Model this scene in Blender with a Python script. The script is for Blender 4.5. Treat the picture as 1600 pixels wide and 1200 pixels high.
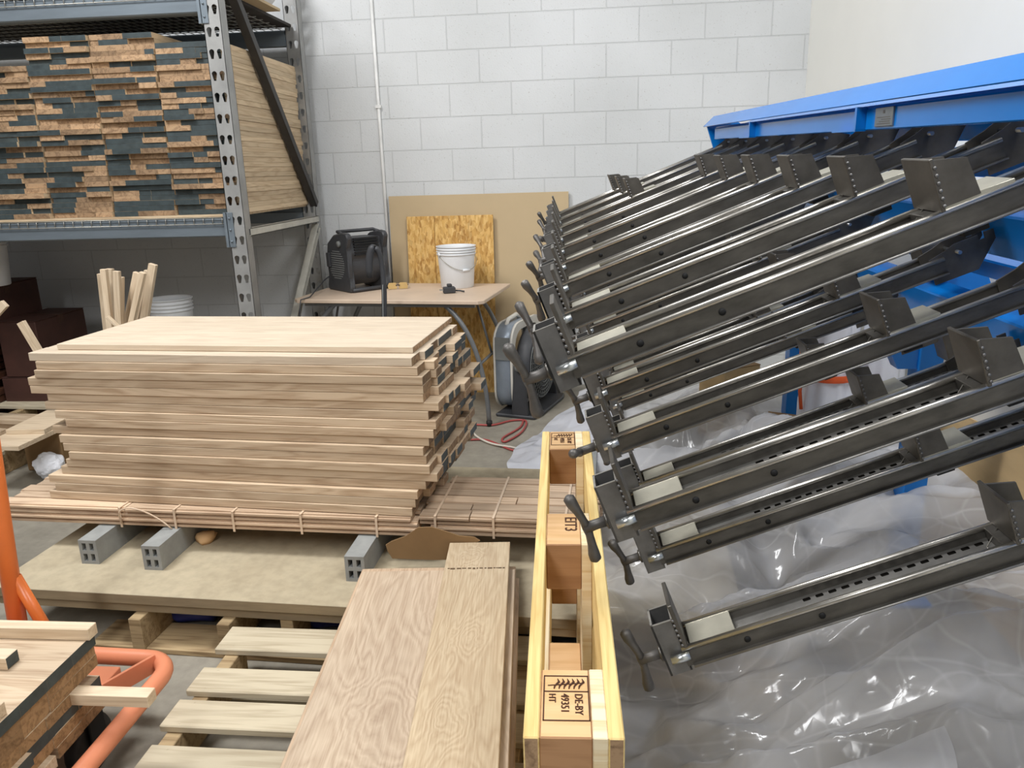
import bpy, bmesh, math, random
from mathutils import Vector, Matrix, noise
random.seed(7)
PI = math.pi
S = bpy.context.scene
C = S.collection
for o in list(bpy.data.objects):
    bpy.data.objects.remove(o)

# ------------------------------------------------------------------ camera
CAM_H = 1.48679
F_PX = 1215.0
YAW, PITCH, ROLL = 0.093694550, 0.269300793, 0.030112535
def _rot():
    cy, sy = math.cos(YAW), math.sin(YAW)
    rz = Matrix(((cy, -sy, 0), (sy, cy, 0), (0, 0, 1)))
    c, s = math.cos(-PITCH), math.sin(-PITCH)
    rx = Matrix(((1, 0, 0), (0, c, -s), (0, s, c)))
    c, s = math.cos(ROLL), math.sin(ROLL)
    ry = Matrix(((c, 0, s), (0, 1, 0), (-s, 0, c)))
    return rz @ rx @ ry
RM = _rot()
camd = bpy.data.cameras.new('camera')
cam = bpy.data.objects.new('camera', camd)
C.objects.link(cam)
camd.sensor_fit = 'HORIZONTAL'
camd.sensor_width = 36.0
camd.lens = 36.0 * F_PX / 1600.0
camd.clip_start = 0.05
m3 = RM @ Matrix(((1, 0, 0), (0, 0, -1), (0, 1, 0)))      # camera looks along its -Z
cam.matrix_world = Matrix.Translation((0, 0, CAM_H)) @ m3.to_4x4()
S.camera = cam

# ------------------------------------------------------------------ world, lamps, exposure
w = bpy.data.worlds.new('world'); S.world = w; w.use_nodes = True
bg = w.node_tree.nodes['Background']
bg.inputs[0].default_value = (1.0, 0.985, 0.96, 1); bg.inputs[1].default_value = 0.18
def area(name, loc, size, sy, power, col, target):
    l = bpy.data.lights.new(name, 'AREA'); l.shape = 'RECTANGLE'; l.size = size; l.size_y = sy
    l.energy = power; l.color = col
    o = bpy.data.objects.new(name, l); C.objects.link(o); o.location = loc
    o.rotation_euler = (Vector(target) - Vector(loc)).to_track_quat('-Z', 'Y').to_euler()
    return o
area('strip_lamp_key', (-2.5, 2.2, 4.3), 0.5, 1.6, 156, (.985, .99, 1), (-1.2, 2.6, 0))
area('strip_lamp_back', (-1.5, -1.6, 4.3), 0.5, 2.4, 122, (.985, .99, 1), (-.6, 2.0, .5))
area('strip_lamp_right', (1.0, 0.9, 4.3), 0.4, 2.0, 74, (.985, .99, 1), (.6, 2.6, .3))
S.view_settings.view_transform = 'Standard'
S.view_settings.look = 'None'
S.view_settings.gamma = 1.0
S.view_settings.use_curve_mapping = False
S.view_settings.exposure = -0.1

# ------------------------------------------------------------------ helpers
def lin(c):
    return tuple((x / 12.92 if x <= .04045 else ((x + .055) / 1.055) ** 2.4) for x in c)
def rgb(r, g, b):
    return lin((r / 255., g / 255., b / 255.)) + (1.0,)
def ray(px, py):
    return RM @ Vector(((px - 800) / F_PX, 1, -(py - 600) / F_PX))
def atz(px, py, z):
    d = ray(px, py); t = (z - CAM_H) / d.z
    return Vector((d.x * t, d.y * t, z))
def aty(px, py, y):
    d = ray(px, py); t = y / d.y
    return Vector((d.x * t, y, CAM_H + d.z * t))

class NT:
    def __init__(s, name):
        s.m = bpy.data.materials.new(name); s.m.use_nodes = True
        s.t = s.m.node_tree; s.n = s.t.nodes; s.b = s.n['Principled BSDF']
    def node(s, typ, **kw):
        x = s.n.new(typ)
        for k, v in kw.items(): setattr(x, k, v)
        return x
    def link(s, a, b): s.t.links.new(a, b)
    def coords(s, scale, rand=True, obj='Object', tone=False):
        tc = s.node('ShaderNodeTexCoord'); out = tc.outputs[obj]
        if rand:
            oi = s.node('ShaderNodeObjectInfo')
            mul = s.node('ShaderNodeMath', operation='MULTIPLY'); mul.inputs[1].default_value = 37.0
            s.link(oi.outputs['Random'], mul.inputs[0])
            last = mul.outputs[0]
            if tone:
                at = s.node('ShaderNodeAttribute', attribute_name='tone')
                ma = s.node('ShaderNodeMath', operation='MULTIPLY_ADD'); ma.inputs[1].default_value = 53.0
                s.link(at.outputs['Fac'], ma.inputs[0]); s.link(last, ma.inputs[2]); last = ma.outputs[0]
            add = s.node('ShaderNodeVectorMath', operation='ADD')
            s.link(out, add.inputs[0]); s.link(last, add.inputs[1]); out = add.outputs[0]
        mp = s.node('ShaderNodeMapping'); mp.inputs['Scale'].default_value = scale
        s.link(out, mp.inputs['Vector'])
        return mp.outputs[0]
    def noise(s, vec, scale=1, detail=4, rough=.55, dist=0):
        n = s.node('ShaderNodeTexNoise'); n.inputs['Scale'].default_value = scale
        n.inputs['Detail'].default_value = detail; n.inputs['Roughness'].default_value = rough
        n.inputs['Distortion'].default_value = dist
        s.link(vec, n.inputs['Vector']); return n.outputs['Fac']
    def ramp(s, fac, stops):
        r = s.node('ShaderNodeValToRGB'); e = r.color_ramp.elements
        while len(e) < len(stops): e.new(.5)
        for i, (p, c) in enumerate(stops): e[i].position = p; e[i].color = c
        s.link(fac, r.inputs[0]); return r.outputs[0]
    def mix(s, fac, a, b, mode='MIX'):
        x = s.node('ShaderNodeMix', data_type='RGBA', blend_type=mode)
        for sock, v in ((x.inputs[0], fac), (x.inputs[6], a), (x.inputs[7], b)):
            if isinstance(v, (int, float, tuple)): sock.default_value = v
            else: s.link(v, sock)
        return x.outputs[2]
    def base(s, v):
        if isinstance(v, tuple): s.b.inputs['Base Color'].default_value = v
        else: s.link(v, s.b.inputs['Base Color'])
    def bump(s, h, strength=.3, dist=.002):
        b = s.node('ShaderNodeBump'); b.inputs['Strength'].default_value = strength
        b.inputs['Distance'].default_value = dist
        s.link(h, b.inputs['Height']); s.link(b.outputs[0], s.b.inputs['Normal'])
    def pr(s, rough=.5, metal=0., spec=.5):
        s.b.inputs['Roughness'].default_value = rough; s.b.inputs['Metallic'].default_value = metal
        s.b.inputs['Specular IOR Level'].default_value = spec

def plain(name, c, rough=.5, metal=0., var=.12, scale=9., bump=0., spec=.5, stretch=(1, 1, 1)):
    t = NT(name); v = t.coords(tuple(scale * q for q in stretch))
    f = t.noise(v, 1, 5, .6)
    d = tuple(max(0, x * (1 - var)) for x in c[:3]) + (1,)
    u = tuple(min(1, x * (1 + var)) for x in c[:3]) + (1,)
    t.base(t.ramp(f, [(.3, d), (.7, u)])); t.pr(rough, metal, spec)
    if bump: t.bump(f, bump, .003)
    return t.m

def wood(name, dark, light, rough=.5, grain=1.0, tone_amp=.22, knots=False):
    """wood with its grain along local X; staves carry their own tone"""
    t = NT(name)
    v = t.coords((1.3, 13 * grain, 13 * grain), tone=True)
    big = t.noise(v, 1.0, 3, .5, .6)
    v2 = t.coords((5, 190 * grain, 190 * grain), tone=True)
    fine = t.noise(v2, 1, 3, .6)
    ma = t.node('ShaderNodeMath', operation='MULTIPLY'); ma.inputs[1].default_value = 7.0
    t.link(big, ma.inputs[0])
    fr = t.node('ShaderNodeMath', operation='PINGPONG'); fr.inputs[1].default_value = .5
    t.link(ma.outputs[0], fr.inputs[0])
    ad = t.node('ShaderNodeMath', operation='MULTIPLY_ADD'); ad.inputs[1].default_value = .9
    t.link(fr.outputs[0], ad.inputs[0]); t.link(fine, ad.inputs[2])
    col = t.ramp(ad.outputs[0], [(.35, dark), (.85, light)])
    at = t.node('ShaderNodeAttribute', attribute_name='tone')
    oi = t.node('ShaderNodeObjectInfo')
    s1 = t.node('ShaderNodeMath', operation='MULTIPLY_ADD'); s1.inputs[1].default_value = .35
    t.link(oi.outputs['Random'], s1.inputs[0]); t.link(at.outputs['Fac'], s1.inputs[2])
    mr = t.node('ShaderNodeMapRange'); mr.inputs[1].default_value = 0; mr.inputs[2].default_value = 1.35
    mr.inputs[3].default_value = 1 - tone_amp; mr.inputs[4].default_value = 1 + tone_amp * .45
    t.link(s1.outputs[0], mr.inputs[0])
    cx = t.node('ShaderNodeCombineColor')
    for i in range(3): t.link(mr.outputs[0], cx.inputs[i])
    out = t.mix(1.0, col, cx.outputs[0], 'MULTIPLY')
    t.base(out); t.pr(rough, 0, .35); t.bump(fine, .12, .001)
    return t.m

# ------------------------------------------------------------------ materials
M = {}
M['oak'] = wood('oak_rough', rgb(176, 150, 122), rgb(208, 186, 158), .6, 1.0, .22)
M['oak_pale'] = wood('oak_pale', rgb(190, 172, 150), rgb(208, 192, 170), .6, 1.0, .1)
M['oak_end'] = wood('oak_cut_end', rgb(124, 98, 74), rgb(172, 142, 110), .7, .8, .5)
M['oak_rack'] = wood('oak_rack', rgb(184, 158, 126), rgb(212, 190, 158), .65, 1.0, .28)
M['brown_end'] = wood('brown_cut_end', rgb(122, 92, 62), rgb(162, 128, 92), .7, 1.0, .3)
M['pale_stick'] = wood('pale_stick', rgb(200, 176, 146), rgb(222, 202, 174), .6)
M['grey_pallet'] = wood('weathered_pallet', rgb(180, 166, 140), rgb(206, 194, 168), .75, .7, .2)
M['pine'] = wood('pine', rgb(212, 178, 112), rgb(232, 206, 142), .6, 1.1, .15)
M['pine_pale'] = wood('pine_pale', rgb(228, 200, 150), rgb(246, 230, 196), .6, 1.0, .15)
M['block'] = wood('pallet_block', rgb(150, 108, 74), rgb(178, 136, 98), .75, .45, .2)
M['block_top'] = wood('pallet_block_top', rgb(210, 166, 114), rgb(224, 184, 136), .7, .5, .15)
M['dark_wood'] = wood('dark_stained', rgb(52, 30, 22), rgb(84, 54, 40), .5, 1.0, .4)
M['floor_strip'] = wood('flooring_strip', rgb(178, 150, 124), rgb(210, 184, 156), .6, 1.0, .3)
M['skid'] = wood('skid_timber', rgb(140, 116, 84), rgb(186, 162, 124), .8, .8, .3)
M['end_paint'] = plain('end_sealer_paint', rgb(54, 64, 66), .55, 0, .3, 30)
M['burn'] = plain('branded_ink', rgb(70, 38, 20), .8)
M['glue'] = plain('dried_glue', rgb(96, 76, 56), .5)
M['white_paint_steel'] = plain('pale_galvanised', rgb(196, 194, 184), .5, .2, .12, 12)
M['rack_grey'] = plain('rack_grey', rgb(158, 158, 156), .45, .35, .16, 8)
M['rack_blue_grey'] = plain('rack_beam', rgb(118, 128, 136), .45, .4, .14, 5, stretch=(.5, 3, 3))
M['rack_dark'] = plain('rack_dark', rgb(66, 64, 62), .5, .4, .2, 8)
M['wire'] = plain('galvanised_wire', rgb(170, 168, 160), .4, .7)
M['steel'] = plain('mill_scale_steel', rgb(98, 95, 90), .40, .7, .3, 14, .05, stretch=(1, 3, 3))
M['steel_dark'] = plain('dark_steel', rgb(96, 92, 86), .42, .6, .3, 16)
M['steel_tube'] = plain('tube_steel', rgb(120, 119, 118), .42, .6, .3, 14)
M['steel_bright'] = plain('worn_steel_edge', rgb(196, 192, 184), .3, .95, .18, 22, stretch=(1, 4, 4))
M['steel_bare'] = plain('bare_steel', rgb(188, 184, 168), .42, .6, .1, 25)
M['steel_slot'] = plain('slotted_steel', rgb(142, 140, 136), .42, .75, .2, 18)
M['cast'] = plain('cast_iron', rgb(98, 95, 92), .5, .55, .2, 40, .1)
M['cast_brown'] = plain('cast_iron_brown', rgb(84, 66, 58), .5, .5, .2, 40, .1)
M['zinc'] = plain('zinc_bolt', rgb(198, 202, 202), .28, .95, .1, 40)
M['blue'] = plain('blue_enamel', rgb(8, 120, 206), .22, 0, .07, 3, 0, .6)
M['dataplate'] = plain('aluminium_plate', rgb(140, 146, 150), .4, .7, .08, 30)
M['black_plastic'] = plain('black_plastic', rgb(60, 61, 64), .5, 0, .12, 20, .05)
M['grey_plastic'] = plain('grey_plastic', rgb(122, 124, 122), .55, 0, .14, 10)
M['black'] = plain('black_recess', rgb(14, 14, 15), .7)
M['bucket'] = plain('white_bucket', rgb(226, 228, 230), .4, 0, .04, 6)
M['white_plastic'] = plain('white_poly', rgb(226, 228, 236), .4, 0, .05, 5)
M['paper'] = plain('white_paper', rgb(228, 230, 236), .8, 0, .05, 9)
M['silver'] = plain('silver_housing', rgb(152, 162, 174), .38, .35, .12, 6)
M['white_rim'] = plain('white_rim', rgb(214, 210, 200), .45, 0, .06)
M['laminate'] = plain('table_laminate', rgb(206, 184, 162), .5, 0, .1, 3)
M['table_edge'] = plain('table_edge', rgb(188, 150, 122), .55)
M['table_steel'] = plain('table_steel', rgb(128, 130, 132), .4, .5, .1)
M['mdf'] = plain('mdf_board', rgb(190, 168, 132), .65, 0, .05, 2.5)
M['cardboard'] = plain('cardboard', rgb(196, 168, 124), .8, 0, .12, 3, 0, .3, (1, 1, 4))
M['cardboard_brown'] = plain('cardboard_brown', rgb(140, 112, 78), .85, 0, .1, 6, 0, .3)
M['carton_dark'] = plain('dark_carton', rgb(70, 42, 34), .7, 0, .25, 5)
M['orange'] = plain('orange_enamel', rgb(216, 114, 54), .32, 0, .08, 5)
M['orange_faded'] = plain('orange_faded', rgb(222, 140, 104), .4, 0, .08, 5)
M['rubber'] = plain('rubber', rgb(34, 32, 32), .6)
M['red'] = plain('red_cord', rgb(176, 80, 76), .5)
M['cord_white'] = plain('white_cord', rgb(222, 214, 200), .5)
M['strap'] = plain('strap_white', rgb(214, 190, 164), .35)
M['blue_bag'] = plain('blue_bag', rgb(60, 70, 150), .4)
M['amber'] = plain('amber_plastic', rgb(196, 166, 110), .3)
M['orange_strap'] = plain('orange_strap', rgb(222, 92, 40), .5)

def slab_mat():
    t = NT('dusty_sheet'); v = t.coords((3, 3, 3)); f = t.noise(v, 1, 6, .6)
    v2 = t.coords((22, 22, 22)); g = t.noise(v2, 1, 4, .6)
    a = t.ramp(f, [(.3, rgb(168, 155, 130)), (.7, rgb(190, 178, 152))])
    b = t.ramp(g, [(.35, (.86, .86, .86, 1)), (.6, (1, 1, 1, 1))])
    t.base(t.mix(1., a, b, 'MULTIPLY')); t.pr(.75, 0, .25); return t.m
M['slab'] = slab_mat()
M['slab_edge'] = plain('dusty_sheet_edge', rgb(146, 130, 104), .8, 0, .14, 8, 0, .2, (1, 1, 6))
def composite_mat():
    return plain('grey_composite', rgb(146, 148, 146), .65, 0, .12, 18, 0, .3)
M['composite'] = composite_mat()
def osb_mat():
    t = NT('oriented_strand_board')
    v = t.coords((1, 1, 1))
    n1 = t.node('ShaderNodeTexVoronoi'); n1.inputs['Scale'].default_value = 62
    mp = t.node('ShaderNodeMapping'); mp.inputs['Scale'].default_value = (1, 1, .38); mp.inputs['Rotation'].default_value = (0, .7, 0)
    t.link(v, mp.inputs[0]); t.link(mp.outputs[0], n1.inputs['Vector'])
    n2 = t.node('ShaderNodeTexVoronoi'); n2.inputs['Scale'].default_value = 74
    mp2 = t.node('ShaderNodeMapping'); mp2.inputs['Scale'].default_value = (1, 1, .42); mp2.inputs['Rotation'].default_value = (0, -.8, 0)
    t.link(v, mp2.inputs[0]); t.link(mp2.outputs[0], n2.inputs['Vector'])
    sp = t.node('ShaderNodeSeparateColor'); t.link(n1.outputs['Color'], sp.inputs[0])
    sp2 = t.node('ShaderNodeSeparateColor'); t.link(n2.outputs['Color'], sp2.inputs[0])
    a = t.ramp(sp.outputs[0], [(0, rgb(150, 104, 48)), (.45, rgb(206, 160, 88)), (1, rgb(228, 190, 122))])
    b = t.ramp(sp2.outputs[0], [(0, rgb(168, 120, 58)), (.5, rgb(214, 170, 98)), (1, rgb(232, 198, 134))])
    t.base(t.mix(.5, a, b)); t.pr(.65, 0, .3); return t.m
M['osb'] = osb_mat()
def plank_mat(name, knots, dark, light, fy=3.4, amp=13.):
    """flat-sawn oak: broad cathedral figure along local X, rings closing round the given knots (x, y, size)"""
    t = NT(name)
    tc = t.node('ShaderNodeTexCoord'); sep = t.node('ShaderNodeSeparateXYZ'); t.link(tc.outputs['Object'], sep.inputs[0])
    v = t.coords((.9, fy, fy), tone=True); big = t.noise(v, 1, 3.0, .5, 1.4)
    def math_(op, a, b_):
        m = t.node('ShaderNodeMath', operation=op)
        for k, q in enumerate((a, b_)):
            if isinstance(q, (int, float)): m.inputs[k].default_value = q
            else: t.link(q, m.inputs[k])
        return m.outputs[0]
    f = math_('MULTIPLY', big, amp)
    f = math_('ADD', f, math_('MULTIPLY', sep.outputs[1], 9.0))
    wv = t.coords((9, 9, 9), tone=True); wob = t.noise(wv, 1, 3, .6)
    for kx, ky, ks in knots:
        dx = math_('MULTIPLY', math_('SUBTRACT', sep.outputs[0], kx), .5); dy = math_('ADD', math_('SUBTRACT', sep.outputs[1], ky), math_('MULTIPLY', math_('SUBTRACT', wob, .5), .09))
        d2 = math_('ADD', math_('MULTIPLY', dx, dx), math_('MULTIPLY', dy, dy))
        f = math_('ADD', f, math_('MULTIPLY', math_('EXPONENT', math_('MULTIPLY', d2, -1 / (ks * ks)), 0), 4.2))
    v4 = t.coords((3, 30, 30), tone=True); mid = t.noise(v4, 1, 3, .6)
    f = math_('ADD', f, math_('MULTIPLY', mid, 1.6))
    fr = math_('PINGPONG', f, .5)
    v2 = t.coords((7, 210, 210), tone=True); fine = t.noise(v2, 1, 3, .6)
    g = math_('ADD', math_('MULTIPLY', fr, .6), math_('MULTIPLY', fine, .9))
    col = t.ramp(g, [(.28, dark), (.8, light)])
    v3 = t.coords((1.0, 5, 5), tone=True); br = t.noise(v3, 1, 3, .5)
    tone = t.ramp(br, [(.32, (.87, .855, .845, 1)), (.66, (1.03, 1.02, 1.0, 1))])
    t.base(t.mix(1., col, tone, 'MULTIPLY')); t.pr(.42, 0, .35); t.bump(fine, .1, .001)
    return t.m
M['plank'] = plank_mat('oak_plank_face', [(-.55, .10, .05), (-.85, .17, .05)], rgb(176, 150, 124), rgb(206, 182, 156))
M['plank_wide'] = plank_mat('oak_plank_wide', [(-.66, .30, .07), (-.80, .24, .06), (-.25, .15, .08)], rgb(176, 154, 132), rgb(208, 190, 167), 3.0, 19.)
M['plank_top'] = plank_mat('oak_plank_top', [(-.545, .103, .036), (-.862, .118, .042), (-.10, .12, .03)], rgb(186, 162, 132), rgb(214, 196, 166), 4.2, 15.)
def poly_mat(name, tint, clear, rough=.16):
    t = NT(name); v = t.coords((3, 3, 3), rand=False); f = t.noise(v, 1, 4, .55)
    t.base(t.ramp(f, [(.3, tuple(x * .93 for x in tint[:3]) + (1,)), (.7, tint)])); t.pr(rough, 0, .8)
    # sharp crinkle creases
    hs = []
    for sc, rot in (((2.2, 6, 4), .5), ((7, 3, 5), -.7), ((12, 8, 9), .2)):
        tc = t.node('ShaderNodeTexCoord'); mp = t.node('ShaderNodeMapping'); mp.inputs['Scale'].default_value = sc; mp.inputs['Rotation'].default_value = (0, 0, rot)
        nz = t.node('ShaderNodeTexNoise'); nz.inputs['Scale'].default_value = 2.2; nz.inputs['Detail'].default_value = 2
        t.link(tc.outputs['Object'], nz.inputs['Vector'])
        mx = t.node('ShaderNodeVectorMath', operation='MULTIPLY_ADD'); mx.inputs[1].default_value = (.22, .22, .22)
        t.link(nz.outputs['Color'], mx.inputs[0]); t.link(tc.outputs['Object'], mx.inputs[2]); t.link(mx.outputs[0], mp.inputs[0])
        vo = t.node('ShaderNodeTexVoronoi', feature='DISTANCE_TO_EDGE'); vo.inputs['Scale'].default_value = 1; t.link(mp.outputs[0], vo.inputs['Vector'])
        hs.append(vo.outputs['Distance'])
    a = t.node('ShaderNodeMath', operation='MULTIPLY_ADD'); a.inputs[1].default_value = .6; t.link(hs[1], a.inputs[0]); t.link(hs[0], a.inputs[2])
    a2 = t.node('ShaderNodeMath', operation='MULTIPLY_ADD'); a2.inputs[1].default_value = .25; t.link(hs[2], a2.inputs[0]); t.link(a.outputs[0], a2.inputs[2])
    bp = t.node('ShaderNodeBump'); bp.inputs['Strength'].default_value = .22; bp.inputs['Distance'].default_value = .05
    t.link(a2.outputs[0], bp.inputs['Height']); t.link(bp.outputs[0], t.b.inputs['Normal'])
    tr = t.node('ShaderNodeBsdfTransparent'); tr.inputs[0].default_value = (.93, .94, .97, 1)
    tl = t.node('ShaderNodeBsdfTranslucent'); tl.inputs[0].default_value = tint; t.link(bp.outputs[0], tl.inputs['Normal'])
    m1 = t.node('ShaderNodeMixShader'); m1.inputs[0].default_value = .3
    t.link(t.b.outputs[0], m1.inputs[1]); t.link(tl.outputs[0], m1.inputs[2])
    vl = t.coords((1.5, 2.2, 1.5), rand=False); lay = t.noise(vl, 1, 2, .5, .8)
    mr = t.node('ShaderNodeMapRange'); mr.inputs[1].default_value = .40; mr.inputs[2].default_value = .60
    mr.inputs[3].default_value = clear * .45; mr.inputs[4].default_value = min(.95, clear * 1.6); t.link(lay, mr.inputs[0])
    cr = t.node('ShaderNodeMapRange'); cr.inputs[1].default_value = .0; cr.inputs[2].default_value = .03
    cr.inputs[3].default_value = .75; cr.inputs[4].default_value = 1.; t.link(hs[0], cr.inputs[0])
    cr2 = t.node('ShaderNodeMapRange'); cr2.inputs[1].default_value = .0; cr2.inputs[2].default_value = .04
    cr2.inputs[3].default_value = .85; cr2.inputs[4].default_value = 1.; t.link(hs[1], cr2.inputs[0])
    mm = t.node('ShaderNodeMath', operation='MULTIPLY'); t.link(mr.outputs[0], mm.inputs[0]); t.link(cr.outputs[0], mm.inputs[1])
    mn = t.node('ShaderNodeMath', operation='MULTIPLY'); t.link(mm.outputs[0], mn.inputs[0]); t.link(cr2.outputs[0], mn.inputs[1])
    m2 = t.node('ShaderNodeMixShader'); t.link(mn.outputs[0], m2.inputs[0])
    t.link(m1.outputs[0], m2.inputs[1]); t.link(tr.outputs[0], m2.inputs[2])
    t.link(m2.outputs[0], t.n['Material Output'].inputs[0])
    return t.m
M['poly'] = poly_mat('clear_poly_sheet', rgb(236, 236, 238), .36)
M['poly_white'] = poly_mat('white_poly_sheet', rgb(232, 234, 242), .05)

# ------------------------------------------------------------------ mesh builder
class MB:
    def __init__(s):
        s.bm = bmesh.new(); s.mi = 0; s.X = Matrix.Identity(4)
        s.tl = s.bm.faces.layers.float.new('tone'); s.tone = .5
    def _f(s, vs, smooth=False):
        try: f = s.bm.faces.new(vs)
        except ValueError: return None
        f.material_index = s.mi; f.smooth = smooth; f[s.tl] = s.tone; return f
    def v(s, p): return s.bm.verts.new(s.X @ Vector(p))
    def box(s, lo, hi, bevel=0., mis=None, mat=None):
        """axis box; mis = material index per face (-x,+x,-y,+y,-z,+z)"""
        X = s.X if mat is None else s.X @ mat
        V = [s.bm.verts.new(X @ Vector((x, y, z))) for x in (lo[0], hi[0]) for y in (lo[1], hi[1]) for z in (lo[2], hi[2])]
        F = [(0, 1, 3, 2), (4, 6, 7, 5), (0, 4, 5, 1), (2, 3, 7, 6), (0, 2, 6, 4), (1, 5, 7, 3)]
        fs = []
        for i, q in enumerate(F):
            f = s._f([V[k] for k in q])
            if mis: f.material_index = mis[i]
            fs.append(f)
        if bevel > 0:
            es = list({e for f in fs for e in f.edges})
            bmesh.ops.bevel(s.bm, geom=es, offset=bevel, segments=1, affect='EDGES', clamp_overlap=True)
        return s
    def prism(s, pts, axis, a, b, bevel=0.):
        """2-D outline extruded along an axis (0 x,1 y,2 z); outline uses the other two axes in order"""
        def P(q, t):
            r = [0, 0, 0]; k = [i for i in range(3) if i != axis]
            r[k[0]], r[k[1]], r[axis] = q[0], q[1], t; return r
        A = [s.v(P(q, a)) for q in pts]; B = [s.v(P(q, b)) for q in pts]; n = len(pts)
        fs = [s._f(A), s._f(list(reversed(B)))]
        for i in range(n): fs.append(s._f([A[i], B[i], B[(i + 1) % n], A[(i + 1) % n]]))
        if bevel > 0:
            es = list({e for f in fs if f for e in f.edges})
            bmesh.ops.bevel(s.bm, geom=es, offset=bevel, segments=1, affect='EDGES', clamp_overlap=True)
        return s
    def tube(s, path, r, seg=12, caps=True):
        """round tube through points; r is a number or one radius per point"""
        P = [Vector(p) for p in path]; n = len(P)
        R = [r] * n if isinstance(r, (int, float)) else r
        T = [(P[min(i + 1, n - 1)] - P[max(i - 1, 0)]).normalized() for i in range(n)]
        up = Vector((0, 0, 1)) if abs(T[0].z) < .9 else Vector((1, 0, 0))
        rings = []
        N = (up - T[0] * up.dot(T[0])).normalized()
        for i in range(n):
            N = (N - T[i] * N.dot(T[i])).normalized(); Bn = T[i].cross(N)
            rings.append([s.v(P[i] + (N * math.cos(2 * PI * k / seg) + Bn * math.sin(2 * PI * k / seg)) * R[i]) for k in range(seg)])
        for i in range(n - 1):
            for k in range(seg):
                s._f([rings[i][k], rings[i + 1][k], rings[i + 1][(k + 1) % seg], rings[i][(k + 1) % seg]], True)
        if caps:
            s._f(rings[0]); s._f(list(reversed(rings[-1])))
        return s
    def lathe(s, prof, seg=32, mat=None, caps=False):
        """profile (r, z) turned about local Z"""
        X = s.X if mat is None else s.X @ mat
        rings = [[s.bm.verts.new(X @ Vector((r * math.cos(2 * PI * k / seg), r * math.sin(2 * PI * k / seg), z))) for k in range(seg)] for r, z in prof]
        for i in range(len(rings) - 1):
            for k in range(seg):
                s._f([rings[i][k], rings[i][(k + 1) % seg], rings[i + 1][(k + 1) % seg], rings[i + 1][k]], True)
        if caps: s._f(list(reversed(rings[0]))); s._f(rings[-1])
        return s
    def build(s, name, mats, parent=None, loc=None, rot=None, offset=None, smooth_angle=None):
        if offset is not None: bmesh.ops.translate(s.bm, verts=s.bm.verts, vec=-Vector(offset))
        bmesh.ops.recalc_face_normals(s.bm, faces=s.bm.faces)
        me = bpy.data.meshes.new(name); s.bm.to_mesh(me); s.bm.free()
        if not isinstance(mats, (list, tuple)): mats = [mats]
        for m in mats: me.materials.append(m)
        o = bpy.data.objects.new(name, me); C.objects.link(o)
        if parent: o.parent = parent
        if loc is not None: o.location = loc
        if rot is not None: o.rotation_euler = rot
        return o

def tag(o, label=None, cat=None, group=None, kind=None):
    if label: o['label'] = label
    if cat: o['category'] = cat
    if group: o['group'] = group
    if kind: o['kind'] = kind
    return o
def thing(name, label, cat, loc=(0, 0, 0), rotz=0., group=None):
    o = bpy.data.objects.new(name, None); C.objects.link(o)
    o.location = loc; o.rotation_euler = (0, 0, rotz); o.empty_display_size = .05
    return tag(o, label, cat, group)
def dup(root, label=None, group=None):
    def cp(o, parent):
        c = o.copy(); C.objects.link(c); c.parent = parent
        for ch in o.children: cp(ch, c)
        return c
    r = cp(root, None)
    if label: r['label'] = label
    if group: r['group'] = group
    return r
ORD = ['first', 'second', 'third', 'fourth', 'fifth', 'sixth', 'seventh', 'eighth', 'ninth', 'tenth', 'eleventh', 'twelfth',
       'thirteenth', 'fourteenth', 'fifteenth', 'sixteenth', 'seventeenth', 'eighteenth', 'nineteenth', 'twentieth',
       'twenty-first', 'twenty-second', 'twenty-third', 'twenty-fourth', 'twenty-fifth', 'twenty-sixth', 'twenty-seventh',
       'twenty-eighth', 'twenty-ninth', 'thirtieth', 'thirty-first', 'thirty-second', 'thirty-third', 'thirty-fourth', 'thirty-fifth']
def place(o, loc, rotz=0.):
    o.location = loc; o.rotation_euler = (0, 0, rotz); return o
def board(L, W, T, name, mat, label=None, cat=None, group=None, parent=None, loc=(0, 0, 0), rot=(0, 0, 0), bev=.0015, ends=None):
    b = MB(); b.tone = random.random()
    mis = (1, 1, 0, 0, 0, 0) if ends else None
    b.box((0, 0, 0), (L, W, T), bev, mis)
    o = b.build(name, [mat, ends] if ends else mat, parent, loc, rot)
    return tag(o, label, cat, group)
def text_mesh(txt, size, name, mat, parent, mtx, depth=.0006):
    cu = bpy.data.curves.new('lettering', 'FONT'); cu.body = txt; cu.size = size; cu.extrude = depth; cu.resolution_u = 2
    t = bpy.data.objects.new('lettering', cu)
    me = bpy.data.meshes.new_from_object(t)
    bpy.data.objects.remove(t); bpy.data.curves.remove(cu)
    me.name = name; me.materials.clear(); me.materials.append(mat)
    o = bpy.data.objects.new(name, me); C.objects.link(o); o.parent = parent; o.matrix_local = mtx
    return o

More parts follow.
